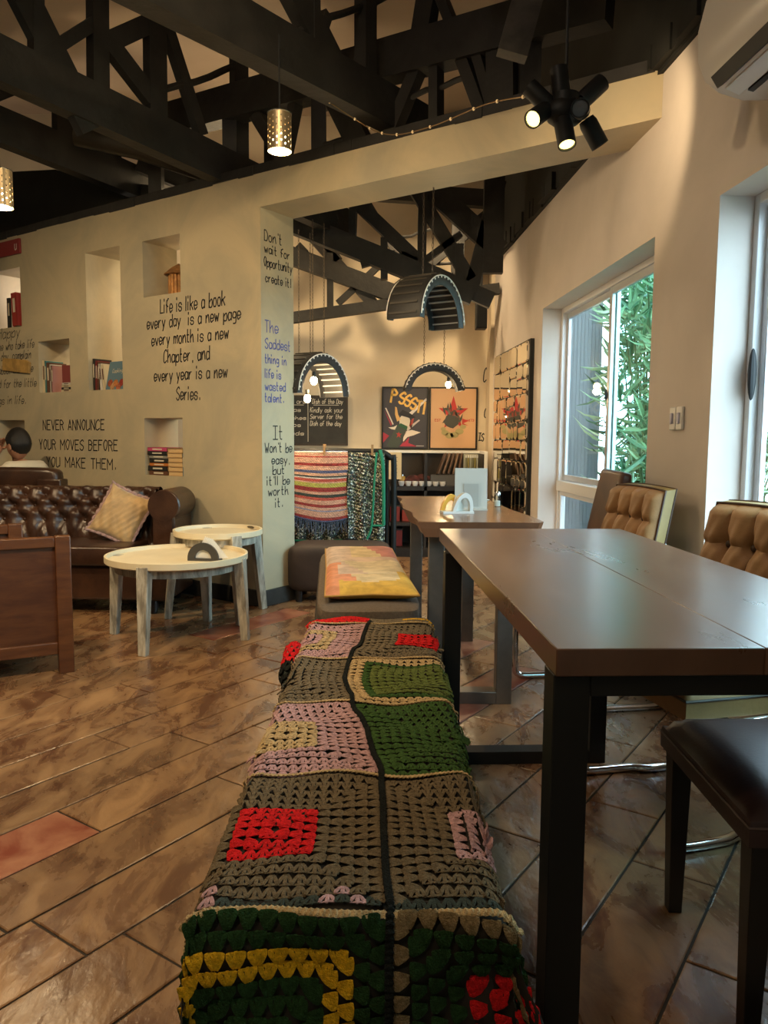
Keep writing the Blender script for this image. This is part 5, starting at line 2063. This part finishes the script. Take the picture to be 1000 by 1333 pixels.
flat(p1, 'star', [(0.36, 0.73), (0.38, 0.765), (0.43, 0.765), (0.39, 0.79), (0.40, 0.835), (0.36, 0.805), (0.31, 0.83), (0.335, 0.785), (0.30, 0.755), (0.345, 0.757)], (0.45, 0.04, 0.03), -0.0183)
flat(p1, 'face', [(0.36, 0.52), (0.42, 0.46), (0.60, 0.50), (0.64, 0.56), (0.58, 0.66), (0.48, 0.63), (0.38, 0.60)], (0.70, 0.62, 0.50))
flat(p1, 'hat', [(0.36, 0.43), (0.44, 0.36), (0.62, 0.42), (0.74, 0.49), (0.66, 0.50), (0.40, 0.46)], (0.012, 0.012, 0.016), -0.018)
flat(p1, 'finger', [(0.27, 0.31), (0.31, 0.32), (0.34, 0.44), (0.40, 0.52), (0.32, 0.56), (0.27, 0.44)], (0.75, 0.45, 0.16), -0.018)
flat(p1, 'splash', [(0.12, 0.66), (0.24, 0.65), (0.32, 0.62), (0.28, 0.70), (0.20, 0.69)], (0.75, 0.70, 0.60))
flat(p1, 'splash', [(0.52, 0.72), (0.66, 0.70), (0.86, 0.74), (0.70, 0.79), (0.56, 0.82), (0.46, 0.90), (0.46, 0.80)], (0.72, 0.62, 0.52))
flat(p1, 'streak', [(0.02, 0.36), (0.20, 0.60), (0.18, 0.64)], (0.35, 0.03, 0.05))
flat(p1, 'streak', [(0.04, 0.33), (0.07, 0.33), (0.24, 0.60), (0.22, 0.62)], (0.65, 0.58, 0.52), -0.018)
flat(p1, 'streak', [(0.52, 0.68), (0.82, 0.52), (0.84, 0.54), (0.56, 0.72)], (0.60, 0.52, 0.48))
flat(p1, 'streak', [(0.58, 0.42), (0.98, 0.16), (0.99, 0.20), (0.62, 0.47)], (0.72, 0.66, 0.62), -0.0178)
flat(p1, 'red_flame', [(0.38, 0.98), (0.50, 0.88), (0.46, 0.94), (0.60, 0.82), (0.58, 0.92), (0.78, 0.98)], (0.42, 0.03, 0.06))
flat(p1, 'red_flame', [(0.0, 0.74), (0.14, 0.80), (0.0, 0.92)], (0.38, 0.03, 0.05))
flat(p1, 'curl', [(0.60, 0.62), (0.62, 0.54), (0.70, 0.50), (0.68, 0.60), (0.64, 0.68)], (0.42, 0.06, 0.04))
flat(p1, 'caption', [(0.76, 0.965), (0.94, 0.965), (0.94, 0.975), (0.76, 0.975)], (0.6, 0.58, 0.55))

p2 = poster('peach poster with a red star behind dark leaves, right of the pair', 0.420, 0.965, 0.872, 1.548, pm('poster_peach', (0.62, 0.37, 0.20), 0.55))
p2['box'] = [0.434, 0.98, 0.858, 1.534]
c = (0.50, 0.40)
star = []
for k in range(10):
    A = -math.pi / 2 + math.pi * k / 5
    r = 0.30 if k % 2 == 0 else 0.115
    star.append((0.50 + r * math.cos(A) * 1.15, 0.42 + r * math.sin(A)))
flat(p2, 'red_star', star, (0.50, 0.03, 0.025))
rg = random.Random(3)
for k in range(44):
    A = rg.uniform(0, 6.28)
    r = rg.uniform(0, 0.21)
    x, y = 0.48 + r * math.cos(A) * 1.1, 0.46 + r * math.sin(A) * 0.85
    B = rg.uniform(0, 6.28)
    l = rg.uniform(0.10, 0.19)
    w = 0.024
    dx, dy = math.cos(B), math.sin(B)
    flat(p2, 'leaf_print', [(x - dx * l / 2, y - dy * l / 2), (x - dy * w, y + dx * w), (x + dx * l / 2, y + dy * l / 2), (x + dy * w, y - dx * w)], ((0.05, 0.055, 0.04), (0.09, 0.08, 0.06), (0.16, 0.13, 0.10), (0.30, 0.05, 0.03))[k % 4 if k % 4 < 3 or k > 30 else 0], -0.0178 - 0.0001 * (k % 8))
blob = [(0.46 + 0.17 * math.cos(t * 0.45) * (1 + 0.10 * math.sin(t * 3)), 0.55 + 0.11 * math.sin(t * 0.45) * (1 + 0.12 * math.cos(t * 2))) for t in range(14)]
flat(p2, 'dark_shape', blob, (0.055, 0.055, 0.045), -0.0188)
for x, y, r in ((0.32, 0.74, 0.07), (0.42, 0.79, 0.08), (0.53, 0.78, 0.08), (0.64, 0.72, 0.08), (0.72, 0.64, 0.06), (0.28, 0.68, 0.05)):
    flat(p2, 'cloud', [(x + r * 1.2 * math.cos(k * 0.628), y + r * 0.65 * math.sin(k * 0.628)) for k in range(10)], (0.42, 0.36, 0.16), -0.0189)
for s_, a, b in (('EST', 0.09, 0.22), ('1873', 0.80, 0.96)):
    m = MB()
    lettering(m, s_, 0.434 + a * 0.424, 0.434 + b * 0.424, 0.98 + 0.45 * 0.554, 0.021, 0.004, y=-0.0178, slant=0)
    m.build('print_letters', pm('poster_red', (0.45, 0.04, 0.03), 0.6), p2)
flat(p2, 'streamer', [(0.70, 0.50), (0.85, 0.54), (0.72, 0.58), (0.84, 0.62), (0.70, 0.60)], (0.50, 0.04, 0.03), -0.0189)
for o in (p1, p2):
    del o['box']

# chalkboard
cbd = thing('chalkboard', 'black menu chalkboard with white chalk writing, partly behind the pillar', 'chalkboard')
place(cbd, F_BACK)
m = MB()
m.b2((-1.62, -0.035, 1.01), (-0.36, -0.010, 1.447))
m.build('board', pm('chalkboard_paint', (0.030, 0.028, 0.024), 0.7, var=0.25, scale=5), cbd)
m = MB()
rect_frame(m, -1.635, -0.345, 0.995, 1.462, -0.042, 0.016, 0.034)
m.build('frame', pm('board_frame', (0.035, 0.022, 0.014), 0.5), cbd)
chalk = pm('chalk', (0.75, 0.68, 0.55), 0.9)
for t_, a, b, z_, h_ in (('Dish of the Day', -0.680, -0.395, 1.385, 0.050), ('Kindly ask your', -0.70, -0.39, 1.305, 0.052), ('Server for the', -0.70, -0.40, 1.245, 0.050), ('Dish of the day', -0.70, -0.41, 1.180, 0.050),
                        ('Mains & ars', -1.05, -0.745, 1.385, 0.045), ('Pastas', -1.0, -0.79, 1.31, 0.04), ('Sandwiches', -1.08, -0.74, 1.235, 0.04), ('Tacos', -0.98, -0.79, 1.17, 0.04), ('Salads', -1.0, -0.76, 1.09, 0.04)):
    m = MB()
    lettering(m, t_, a, b, z_, h_ * 0.86, 0.0042, y=-0.0362, slant=0.1)
    m.build('chalk_writing', chalk, cbd)
m = MB()
m.b2((-0.668, -0.037, 1.370), (-0.43, -0.0355, 1.374))
m.b2((-1.05, -0.037, 1.370), (-0.76, -0.0355, 1.374))
m.b2((-0.722, -0.037, 1.03), (-0.718, -0.0355, 1.43))
m.build('chalk_line', chalk, cbd)

# rug rack
rk = thing('rug_rack', 'black curved pipe rack by the pillar carrying two rag rugs', 'rack', (0, 5.42, 0))
m = MB()
m.tube([(-0.88, 0, 0.0), (-0.88, 0, 0.90), (-0.865, 0, 0.955), (-0.82, 0, 0.975), (-0.1, 0, 0.975), (-0.02, 0, 0.970), (0.045, 0, 0.93), (0.068, 0, 0.86), (0.068, 0, 0.0)], 0.020, 12, smooth=5)
m.build('pipe', M_blackmetal, rk, smooth=True)
m = MB()
m.tube([(-0.88, -0.08, 0.015), (-0.88, 0.2, 0.015)], 0.02, 10)
m.tube([(0.068, -0.2, 0.015), (0.068, 0.2, 0.015)], 0.02, 10)
m.tube([(0.02, 0.02, 0.30), (0.02, 0.02, 0.95)], 0.012, 8)
m.build('base_bar', M_blackmetal, rk, smooth=True)


def hang(x0, x1, zt, zb, y, folds, amp, n=60, k=30, wav=0.0):
    def f(u, v):
        x = x0 + (x1 - x0) * u
        z = zt - (zt - zb) * v + wav * math.sin(u * 5 + 1) * v
        yy = y - 0.026 + amp * math.sin(u * folds * 6.283 + v * 0.7) * (0.25 + 0.75 * v)
        if v < 0.04:
            yy += (1 - v / 0.04) * 0.03
        return (x + 0.006 * math.sin(v * 9) * (1 if u > 0.5 else 0), yy, z)
    return f


# striped rug: one ribbed mesh, a material per stripe
sr = thing('striped_rug', 'coral and cream striped woven rug with blue fringe on the rack', 'rug', (0, 5.42, 0), 0, 'rag rugs on the rack')
STR = [('b', 2), ('c', 3), ('r', 1), ('c', 4), ('d', 2), ('c', 3), ('n', 2), ('c', 2), ('k', 1), ('p', 1), ('r', 2), ('c', 1), ('l', 3), ('d', 3), ('c', 2), ('k', 2), ('r', 2), ('c', 3), ('d', 2), ('c', 2), ('s', 1), ('c', 4), ('d', 2), ('n', 1)]
SC = {'b': (0.22, 0.28, 0.42), 'c': (0.62, 0.36, 0.25), 'r': (0.50, 0.10, 0.07), 'd': (0.32, 0.045, 0.04), 'n': (0.10, 0.11, 0.20), 'k': (0.05, 0.06, 0.05), 'p': (0.62, 0.55, 0.50), 'l': (0.45, 0.42, 0.10), 's': (0.30, 0.28, 0.36)}
seq = ''.join(a * b for a, b in STR)
keys = list(SC)
m = MB()
ns = len(seq)
hf = hang(-0.86, -0.262, 0.990, 0.505, 0, 1.0, 0.010, wav=0.03)
rg = random.Random(2)
for i, ch in enumerate(seq):
    m.cur = keys.index(ch)
    v0, v1 = i / ns, (i + 1) / ns
    NU = 70
    V = []
    for r, (v, o) in enumerate(((v0, 0.0), (v0 * 0.5 + v1 * 0.5, -0.006), (v1, 0.0))):
        for u in range(NU + 1):
            p = hf(u / NU, v)
            V.append((p[0] + (0.004 * rg.random() if u == NU else 0), p[1] + o + (0.0025 * ((u + i) % 2) if r == 1 else 0), p[2]))
    m.add(V, [(a * (NU + 1) + u, a * (NU + 1) + u + 1, (a + 1) * (NU + 1) + u + 1, (a + 1) * (NU + 1) + u) for a in (0, 1) for u in range(NU)])
m.build('woven_cloth', [pm('rug_stripe_' + {'b': 'sky', 'c': 'coral', 'r': 'red', 'd': 'maroon', 'n': 'navy', 'k': 'black', 'p': 'pale', 'l': 'lime', 's': 'slate'}[k], SC[k], 0.95, var=0.2, scale=60) for k in keys], sr)
m = MB()
for i in range(75):
    u = i / 74
    p = Vector(hf(u, 1.0))
    q = p + Vector((rg.uniform(-0.02, 0.02), rg.uniform(-0.012, 0.004), -rg.uniform(0.05, 0.10)))
    m.tube([p, (p + q) / 2 + Vector((rg.uniform(-0.008, 0.008), 0, 0)), q], 0.0022, 4)
m.build('fringe', pm('rug_fringe', (0.09, 0.11, 0.16), 0.95), sr, kind='stuff')
# dark speckled rug
dr = thing('speckled_rug', 'dark speckled rag rug with a green edge hanging on the rack', 'rug', (0, 5.42, 0), 0, 'rag rugs on the rack')


def speck():
    mt = bpy.data.materials.new('speckled_rag')
    mt.use_nodes = True
    nt = mt.node_tree
    b = nt.nodes['Principled BSDF']
    b.inputs['Roughness'].default_value = 0.7
    vo = nt.nodes.new('ShaderNodeTexVoronoi')
    vo.inputs['Scale'].default_value = 170
    tc = nt.nodes.new('ShaderNodeTexCoord')
    mp = nt.nodes.new('ShaderNodeMapping')
    mp.inputs['Scale'].default_value = (1, 0.3, 0.7)
    nt.links.new(tc.outputs['Object'], mp.inputs[0])
    nt.links.new(mp.outputs[0], vo.inputs['Vector'])
    sx = nt.nodes.new('ShaderNodeSeparateColor')
    nt.links.new(vo.outputs['Color'], sx.inputs[0])
    rp = nt.nodes.new('ShaderNodeValToRGB')
    e = rp.color_ramp.elements
    rp.color_ramp.interpolation = 'CONSTANT'
    e[0].position = 0
    e[0].color = (0.008, 0.010, 0.010, 1)
    for p, c in ((0.42, (0.03, 0.05, 0.04)), (0.60, (0.10, 0.12, 0.05)), (0.74, (0.16, 0.05, 0.03)), (0.80, (0.45, 0.42, 0.30)), (0.93, (0.08, 0.12, 0.20))):
        q = e.new(p)
        q.color = c + (1,)
    e[-1].position = 0.95
    e[-1].color = (0.75, 0.75, 0.70, 1)
    nt.links.new(sx.outputs[0], rp.inputs[0])
    nt.links.new(rp.outputs[0], b.inputs['Base Color'])
    return mt


SPK = speck()
hd = hang(-0.80, 0.0, 0.985, 0.335, 0, 7.0, 0.017)
m = MB()


def rag(u, v):
    x, y, z = hd(u, v)
    if u < 0.68:
        y += 0.075
    return (x, y + 0.004 * math.sin(z * 260 + u * 40), z + 0.02 * math.sin(u * 11) * v)


m.grid(lambda u, v: rag(0.675 + u * 0.325, v), 60, 90)
m.grid(lambda u, v: rag(u * 0.672, v), 70, 60)
m.build('rag_cloth', SPK, dr, smooth=True)
m = MB()
m.tube([(-0.030, -0.045, 0.985), (-0.012, -0.055, 0.90), (-0.004, -0.055, 0.75), (-0.002, -0.055, 0.46)], 0.013, 8, smooth=4)
m.tube([(-0.055, -0.048, 0.97), (-0.07, -0.055, 0.75), (-0.085, -0.05, 0.46), (-0.12, -0.045, 0.36)], 0.008, 8, smooth=4)
m.tube([(-0.080, -0.052, 0.455), (0.0, -0.056, 0.455)], 0.008, 8)
m.tube([(-0.68, 0.05, 0.335), (-0.45, 0.052, 0.328), (-0.3, 0.045, 0.34)], 0.007, 8, smooth=3)
m.build('green_edge', pm('green_binding', (0.01, 0.19, 0.10), 0.8), dr, smooth=True)
for x in (-0.42, -0.085):
    t = thing('clothes_peg', ('wooden peg over the striped rug', 'wooden peg at the top of the speckled rug')[x > -0.2], 'peg', (x, 5.40, 0.975), 0, 'wooden pegs on the rack')
    m = MB()
    m.box((0, -0.024, 0.010), (0.016, 0.010, 0.075))
    m.box((0, 0.046, 0.010), (0.016, 0.010, 0.075))
    m.box((0, 0.010, 0.030), (0.012, 0.062, 0.010))
    m.build('peg', pm('peg_wood', (0.30, 0.17, 0.07), 0.6), t)

# shelf unit / pass counter under the posters
sf = thing('back_counter', 'dark open service counter with a white ledge under the posters', 'counter', (0, 7.3, 0))
m = MB()
m.b2((-1.6, -0.40, 0.60), (0.90, -0.02, 0.64))
m.b2((-1.6, -0.40, 0.28), (0.90, -0.02, 0.31))
m.b2((-1.6, -0.42, 0.0), (0.90, -0.02, 0.08))
for x in (-1.6, -0.7, 0.02, 0.36, 0.88):
    m.b2((x, -0.40, 0.0), (x + 0.025, -0.02, 0.93))
m.build('shelf', pm('counter_black', (0.022, 0.018, 0.016), 0.5, var=0.3, scale=4), sf)
m = MB()
m.b2((-1.62, -0.012, 0.08), (0.92, -0.003, 0.93))
m.build('back_panel', pm('counter_inside', (0.030, 0.022, 0.018), 0.6), sf)
m = MB()
m.b2((-1.62, -0.06, 0.93), (0.92, -0.003, 0.955))
m.b2((0.895, -0.42, 0.0), (0.925, -0.003, 0.955))
m.build('ledge', M_white, sf, bevel=0.003)
me_ = thing('menu_sheet', 'cream menu sheet hanging right of the rug rack', 'menu', (0.035, 6.72, 0.0))
m = MB()
m.b2((-0.01, 0, 0.71), (0.115, 0.004, 0.945))
m.build('sheet', pm('menu_paper', (0.66, 0.52, 0.30), 0.8), me_)
m = MB()
for z_ in (0.90, 0.865, 0.83, 0.80, 0.765):
    m.b2((0.03, -0.0012, z_), (0.08, 0, z_ + 0.004))
m.build('printed_line', pm('menu_ink', (0.10, 0.05, 0.03), 0.8), me_)
rg = random.Random(9)
for i in range(5):
    t = thing('menu_folder', '%s of the dark leather menus leaning in the counter' % ('leftmost', 'second', 'middle', 'fourth', 'rightmost')[i], 'menu', (0.52 + i * 0.045, 7.02, 0.745), 0, 'leather menus leaning in the counter')
    m = MB()
    m.bar((-0.035, 0, 0.0), (0.035 - i * 0.008, 0.02, 0.185), 0.014, 0.16, up=(0, 1, 0))
    m.build('folder', pm('menu_leather_%s' % 'ab'[i % 2], ((0.12, 0.065, 0.035), (0.20, 0.12, 0.07))[i % 2], 0.5), t)
pl = thing('magazine_tray', 'grey tray that holds the leaning menus', 'tray', (0.56, 7.05, 0.72))
m = MB()
m.b2((-0.14, -0.10, -0.079), (0.20, 0.10, 0.0))
m.b2((-0.14, -0.10, 0.0), (0.20, -0.09, 0.022))
m.build('tray', pm('grey_plastic', (0.10, 0.09, 0.08), 0.5), pl)
cl = thing('folded_cloth', 'dark red and black cloth heap on the counter shelf', 'cloth', (0.33, 7.07, 0.64))
m = MB()


def heap(u, v):
    x, y = (u - 0.5) * 2, (v - 0.5) * 2
    h = max(0, (1 - x * x) * (1 - y * y)) ** 0.6
    return (x * 0.20, y * 0.09, h * (0.085 + 0.018 * math.sin(x * 12 + y * 5)) + 0.002)


m.grid(heap, 40, 16)
m.build('cloth', pm('heap_cloth', (0.10, 0.02, 0.018), 0.9, col2=(0.015, 0.012, 0.014), scale=14), cl, smooth=True)
for i in range(7):
    t = thing('cup', 'white cup, %s of the row on the counter shelf edge' % ('first', 'second', 'third', 'fourth', 'fifth', 'sixth', 'last')[i], 'cup', (0.155 + i * 0.062, 6.935, 0.64), 0, 'white cups on the counter shelf')
    m = MB()
    m.lathe([(0.0, 0.0), (0.018, 0.0), (0.027, 0.02), (0.028, 0.042), (0.025, 0.042), (0.022, 0.01), (0.0, 0.008)], n=16)
    m.build('cup', M_white, t, smooth=True)
jr = thing('glass_jar', 'small jar with yellow contents beside the cloth heap', 'jar', (0.165, 7.03, 0.64))
m = MB()
m.lathe([(0.0, 0.0), (0.025, 0.0), (0.027, 0.01), (0.027, 0.075), (0.02, 0.085), (0.0, 0.085)], n=16)
m.build('jar', pm('yellow_contents', (0.45, 0.28, 0.06), 0.3), jr, smooth=True)
m = MB()
m.lathe([(0.0, 0.085), (0.022, 0.085), (0.022, 0.10), (0.0, 0.10)], n=16)
m.build('lid', M_chrome, jr, smooth=True)
for i in range(9):
    t = thing('glass_tube', 'glass spice tube, %s from the left in the wall rack' % ('first', 'second', 'third', 'fourth', 'fifth', 'sixth', 'seventh', 'eighth', 'last')[i], 'spice tube', (0.765 + i * 0.021, 7.20, 0.70), 0, 'glass spice tubes in the wall rack')
    m = MB()
    m.lathe([(0.0, 0.0), (0.008, 0.0), (0.008, 0.19), (0.0, 0.19)], n=10)
    m.build('tube', pm('tube_glass_%s' % 'abc'[i % 3], ((0.30, 0.30, 0.20), (0.42, 0.36, 0.14), (0.50, 0.52, 0.44))[i % 3], 0.15), t, smooth=True)
    m = MB()
    m.lathe([(0.0, 0.19), (0.0085, 0.19), (0.0085, 0.215), (0.0, 0.215)], n=10)
    m.build('tube_cap', M_white, t)
tk = thing('spice_rack', 'pale rack board that carries the glass spice tubes', 'rack', (0.85, 7.2, 0))
m = MB()
m.b2((-0.105, -0.02, 0.67), (0.105, 0.04, 0.699))
m.b2((-0.105, 0.025, 0.699), (0.105, 0.04, 0.925))
m.build('rack_board', pm('rack_paint', (0.45, 0.44, 0.36), 0.6), tk)
for i, (x, z_, s_) in enumerate(((0.10, 0.31, 0.09), (0.20, 0.31, 0.07), (0.46, 0.31, 0.10), (0.62, 0.31, 0.09), (0.12, 0.08, 0.10), (0.50, 0.08, 0.09))):
    t = thing('storage_box', ('red storage box', 'small red box', 'grey storage box', 'brown storage box', 'dark red box', 'black storage box')[i] + (' on the lower counter shelf' if z_ > 0.2 else ' on the bottom counter board'), 'box', (x, 7.08, z_))
    m = MB()
    m.b2((-s_ / 2, -0.08, 0), (s_ / 2, 0.08, s_ * 1.5))
    m.build('box', pm('box_%s' % 'abcdef'[i], ((0.30, 0.03, 0.02), (0.35, 0.04, 0.02), (0.15, 0.14, 0.12), (0.12, 0.06, 0.03), (0.2, 0.02, 0.02), (0.02, 0.02, 0.02))[i], 0.5), t, bevel=0.004)
    m = MB()
    m.b2((-s_ / 2 - 0.003, -0.083, s_ * 1.5), (s_ / 2 + 0.003, 0.083, s_ * 1.5 + 0.012))
    m.build('lid', pm('box_lid', (0.05, 0.045, 0.04), 0.5), t)


# tyre lamps
def tyre_lamp(label, loc, rz, Rr, w, chains, bulbs, tilt=0.0, span=(0, 180)):
    t = thing('tyre_lamp', label, 'tyre lamp', loc, rz, 'lamps made of half tyres')
    # local: axle along y, arch opens downward
    n = 44
    prof = [(-0.5, 0.76), (-0.56, 0.86), (-0.52, 0.97), (-0.40, 1.0), (0.40, 1.0), (0.52, 0.97), (0.56, 0.86), (0.5, 0.76), (0.47, 0.77), (0.50, 0.86), (0.44, 0.93), (-0.44, 0.93), (-0.50, 0.86), (-0.47, 0.77)]
    m = MB()
    V = []
    k = len(prof)
    for i in range(n + 1):
        A = R(span[0] + (span[1] - span[0]) * i / n)
        for a, r in prof:
            V.append((math.cos(A) * r * Rr, a * w, math.sin(A) * r * Rr))
    F = [(i * k + j, i * k + (j + 1) % k, (i + 1) * k + (j + 1) % k, (i + 1) * k + j) for i in range(n) for j in range(k)]
    F += [tuple(reversed(range(k))), tuple(n * k + j for j in range(k))]
    m.add(V, F)
    m.build('tyre_casing', M_rubber, t, smooth=True)
    m = MB()
    for i in range(15):
        A = R(span[0] + 6 + (span[1] - span[0] - 12) * i / 14)
        c = Vector((math.cos(A) * Rr * 1.005, 0, math.sin(A) * Rr * 1.005))
        m.box(c, (0.006, w * 0.86, 0.012), Matrix.Rotation(-A, 3, 'Y'))
    m.build('tread', pm('tread_rubber', (0.05, 0.042, 0.032), 0.6), t)
    m = MB()
    for s in (-1, 1):
        pts = [(math.cos(R(a)) * Rr * 0.955, s * w * 0.555, math.sin(R(a)) * Rr * 0.955) for a in range(span[0] + 4, span[1] - 3, 4)]
        m.tube(pts, 0.0035, 5)
        for a in range(span[0] + 9, span[1] - 6, 9):
            m.ell((math.cos(R(a)) * Rr * 0.925, s * w * 0.565, math.sin(R(a)) * Rr * 0.925), (0.0065, 0.003, 0.0065), nu=8, nv=5)
    m.build('white_trim', pm('white_trim', (0.75, 0.72, 0.66), 0.5), t)
    # inner ribs, their grey lightened to look lit by daylight
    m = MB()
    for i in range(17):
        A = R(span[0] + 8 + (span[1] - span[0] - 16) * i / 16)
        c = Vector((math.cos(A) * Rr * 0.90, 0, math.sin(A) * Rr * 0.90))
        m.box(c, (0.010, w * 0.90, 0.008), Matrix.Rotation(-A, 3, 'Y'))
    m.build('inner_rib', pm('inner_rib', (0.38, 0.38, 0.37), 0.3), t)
    for cx, cy, zt in chains:
        m = MB()
        z0 = math.sqrt(max(0, 1 - (cx / Rr) ** 2)) * Rr
        L = zt - loc[2] - z0
        N = int(L / 0.024)
        for i in range(N):
            z = z0 + 0.012 + i * 0.024
            pts = []
            for q in range(6):
                B = q * math.pi / 3
                a, b = math.cos(B) * 0.0055, math.sin(B) * 0.015
                pts.append((cx + (a if i % 2 else 0), cy + (0 if i % 2 else a), z + b))
            m.tube(pts, 0.0019, 4, closed=True)
        m.build('chain', pm('chain_metal', (0.10, 0.07, 0.045), 0.4, 0.8), t)
    for bx, by, bz in bulbs:
        m = MB()
        m.ell((bx, by, bz), (0.024, 0.024, 0.030), nu=12, nv=8)
        b = m.build('bulb', M_bulb, t, smooth=True)
        m = MB()
        m.cyl((bx, by, bz + 0.025), (bx, by, bz + 0.06), 0.013, None, 10)
        m.build('bulb_socket', M_dark, b)
        wp = Matrix.Translation(loc) @ Matrix.Rotation(rz, 4, 'Z') @ Vector((bx, by, bz - 0.045))
        lamp('tyre_bulb_light', 'POINT', wp, 9, WARM2, 0.03)
    return t


tyre_lamp('half tyre lamp hanging before the chalkboard, two bulbs lit', (-0.50, 5.30, 1.355), R(56), 0.285, 0.21, [(-0.06, -0.06, 2.5), (0.06, -0.06, 2.5), (-0.06, 0.06, 2.45), (0.06, 0.06, 2.45)], [(0.0, -0.02, 0.10), (-0.01, 0.03, -0.02)])
tyre_lamp('highest half tyre lamp, unlit, seen from the side below the truss', (0.235, 4.45, 1.715), R(58), 0.27, 0.20, [(-0.03, -0.05, 2.75), (0.04, 0.05, 2.75)], [])
tyre_lamp('rear half tyre lamp seen face on before the two posters', (0.415, 6.6, 1.44), R(2), 0.262, 0.16, [(-0.085, 0, 2.35), (0.085, 0, 2.35)], [(0.125, 0.0, 0.085)], span=(8, 172))

# mirror panel on the window wall
mp = thing('mirror_panel', 'tall patchwork panel of rounded mirror tiles leaning on the window wall', 'mirror')
place(mp, F_RIGHT)
UA, UB, ZA, ZC = -3.34, -2.12, 0.42, 1.775
m = MB()
m.b2((UA - 0.01, -0.030, ZA - 0.01), (UB + 0.012, -0.001, ZC + 0.01))
m.build('backing', M_dark, mp)
rg = random.Random(21)


def mirror_tile(a, b, z0, z1):
    m = MB()
    r = min(0.03, (b - a) * 0.35, (z1 - z0) * 0.35)
    g = 0.0025
    a, b, z0, z1 = a + g, b - g, z0 + g, z1 - g
    dep = rg.uniform(0.038, 0.047)
    tx, tz = rg.uniform(-0.012, 0.012), rg.uniform(-0.012, 0.012)
    P = []
    for cx, cz, A0_ in ((b - r, z1 - r, 0), (a + r, z1 - r, 90), (a + r, z0 + r, 180), (b - r, z0 + r, 270)):
        for k in range(4):
            A = R(A0_ + 30 * k)
            P.append((cx + r * math.cos(A), cz + r * math.sin(A)))
    cx, cz = (a + b) / 2, (z0 + z1) / 2
    front = [(x, -dep - (x - cx) * tx - (z - cz) * tz, z) for x, z in P]
    bk = [(x + 0.0, -0.030, z) for x, z in P]
    inn = [(cx + (x - cx) * 0.9, y - 0.004, cz + (z - cz) * 0.9) for x, y, z in front]
    n = len(P)
    m.add(front + bk + inn, [tuple(reversed(range(2 * n, 3 * n)))] + [(i, n + i, n + (i + 1) % n, (i + 1) % n) for i in range(n)] + [(2 * n + i, i, (i + 1) % n, 2 * n + (i + 1) % n) for i in range(n)])
    m.build('mirror_tile', M_mirror, mp)


NR = [(0.42, 0.70), (0.70, 0.90), (0.90, 1.06), (1.06, 1.20), (1.20, 1.40), (1.40, 1.62), (1.62, 1.775)]
for j, (z0, z1) in enumerate(NR):
    u = UA
    while u < UB - 0.02:
        w = rg.choice((0.11, 0.15, 0.20, 0.26))
        if UB - (u + w) < 0.10:
            w = UB - u
        if z1 - z0 > 0.17 and rg.random() < 0.45:
            zm = z0 + (z1 - z0) * rg.choice((0.35, 0.5, 0.62))
            mirror_tile(u, u + w, z0, zm)
            mirror_tile(u, u + w, zm, z1)
        else:
            mirror_tile(u, u + w, z0, z1)
        u += w
# hanging black box under the rear truss, by the wall corner
hb = thing('wall_speaker', 'black oblong speaker hanging in the back room corner', 'speaker', (0.80, 6.55, 1.98))
m = MB()
m.b2((-0.045, -0.06, 0.0), (0.045, 0.06, 0.27))
m.build('case', M_dark, hb, bevel=0.006)
m = MB()
m.b2((-0.036, -0.064, 0.02), (0.036, -0.060, 0.25))
m.build('grille', M_blackmetal, hb)
m = MB()
m.b2((-0.01, 0.0, 0.27), (0.01, 0.02, 0.45))
m.build('bracket', M_dark, hb)
